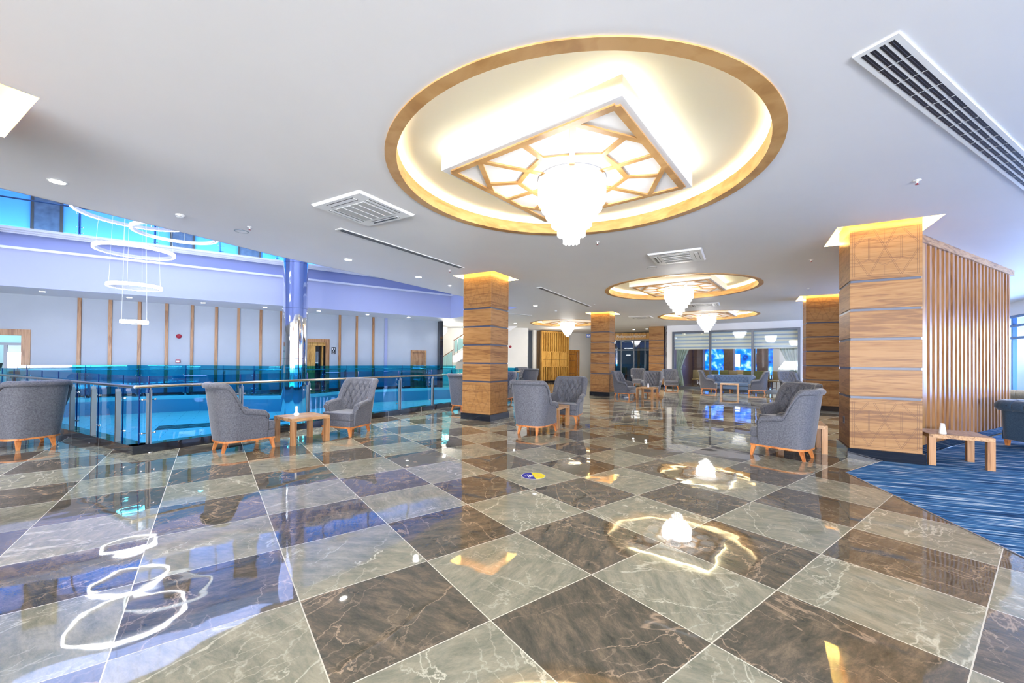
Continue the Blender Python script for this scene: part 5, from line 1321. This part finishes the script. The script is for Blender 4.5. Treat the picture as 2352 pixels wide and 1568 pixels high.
# ------------------------------------------------------------------ low tables and vases
def table(label, loc, rz, w_=0.32, h=0.44):
    t = thing('low_table', label, 'coffee table', loc, rz, 'square low oak tables')
    MB().bbox(-w_, w_, -w_, w_, h - .055, h, 0.003, 1, 0, None, False).build('tabletop', M['oak_table'], t)
    for x in (-1, 1):
        for y in (-1, 1):
            x0, x1 = sorted((x * w_, x * (w_ - .075))); y0, y1 = sorted((y * w_, y * (w_ - .075)))
            MB().box(x0 + .0005, x1 - .0005, y0 + .0005, y1 - .0005, 0, h - .055).build('leg', M['oak_v'], t)
    return t
tb0 = table('low oak table with a bulb vase, beside the glass balustrade', (-3.60, 6.95, 0), 54)
for x, y, rz, l in ((0.86, 8.87, 60, 'low oak table between the two armchairs right of the central pillar'), (4.79, 6.70, 60, 'low oak table mostly hidden behind the nearest right armchair'),
                    (6.29, 5.78, 60, 'low oak table standing on the striped carpet by the big pillar'), (5.23, 15.56, 52, 'distant low oak table with a white vase, before the far pillar')):
    dup(tb0, (x, y, 0), rz, l)
dup(tb0, (10.20, 18.9, 0), 60, 'low oak table in front of the blue sofa', None, (1.22, 1.22, 1.0))
def vase_cone(label, loc):
    t = thing('tapered_vase', label, 'vase', loc, 0)
    MB().lathe([(0.0, 0.0), (0.040, 0.0), (0.041, 0.01), (0.022, 0.145), (0.017, 0.145), (0.015, 0.13), (0.0, 0.12)], 24).build('body', M['ceramic'], t)
    return t
vase_cone('white tapered ceramic vase on the table over the carpet', at(2164.6, 995.5, 0.44))
vase_cone('white tapered vase on the distant low table', (5.27, 15.60, 0.44))
vase_cone('small white vase on the table behind the armchair right of the central pillar', (0.80, 8.98, 0.44))
t = thing('bulb_vase', 'white vase with round belly and slim neck on the table by the balustrade', 'vase', at(681, 955.5, 0.44))
MB().lathe([(0.0, 0.0), (0.025, 0.0), (0.045, 0.02), (0.048, 0.035), (0.035, 0.055), (0.019, 0.07), (0.018, 0.165), (0.021, 0.168), (0.015, 0.168), (0.014, 0.08), (0.0, 0.07)], 24).build('body', M['ceramic'], t)

# ------------------------------------------------------------------ floor sticker
t = thing('floor_sticker', 'round blue and yellow distancing sticker on the marble floor', 'sticker', (0.275, 4.965, 0.0), 0)
Rr = 0.142
def sect(a0, a1, r, z, n=30, c=(0, 0)): return [(c[0] + r * math.cos(R(a0 + (a1 - a0) * i / n)), c[1] + r * math.sin(R(a0 + (a1 - a0) * i / n))) for i in range(n + 1)]
MB().prism(circle((0, 0), Rr + .005, 48), 0.0004, 0.001).build('white_rim', M['white'], t)
MB().prism(sect(100, 280, Rr, 0), 0.001, 0.0018).build('blue_half', M['sticker_blue'], t)
MB().prism(sect(-80, 100, Rr, 0), 0.001, 0.0018).build('yellow_half', M['sticker_yellow'], t)
Mt = Matrix.Rotation(R(10), 4, 'Z'); mb = MB()
for x, h_ in ((-0.066, .075), (-0.046, .062), (-0.029, .048), (-0.013, .048)): mb.box(x - .0045, x + .0045, -h_ * .8, h_ * .8, .0018, .0022, 0, Mt)
mb.lathe([(.014, .0018), (.014, .0022), (.008, .0022), (.008, .0018)], 20, 0, Mt @ Matrix.Translation((-.098, 0, 0)))
mb.build('white_print', M['white'], t)
mb = MB()
for y in (-.05, .05):
    for k in range(7): mb.box(.025 + k * .011, .025 + k * .011 + .007, y - .006, y + .006, .0018, .0022, 0, Mt)
mb.lathe([(.010, .0018), (.010, .0022), (0, .0022)], 12, 0, Mt @ Matrix.Translation((.045, 0, 0))); mb.lathe([(.010, .0018), (.010, .0022), (0, .0022)], 12, 0, Mt @ Matrix.Translation((.078, 0, 0)))
mb.box(.058, .065, -.02, .02, .0018, .0022, 0, Mt)
mb.build('orange_print', M['sticker_orange'], t)
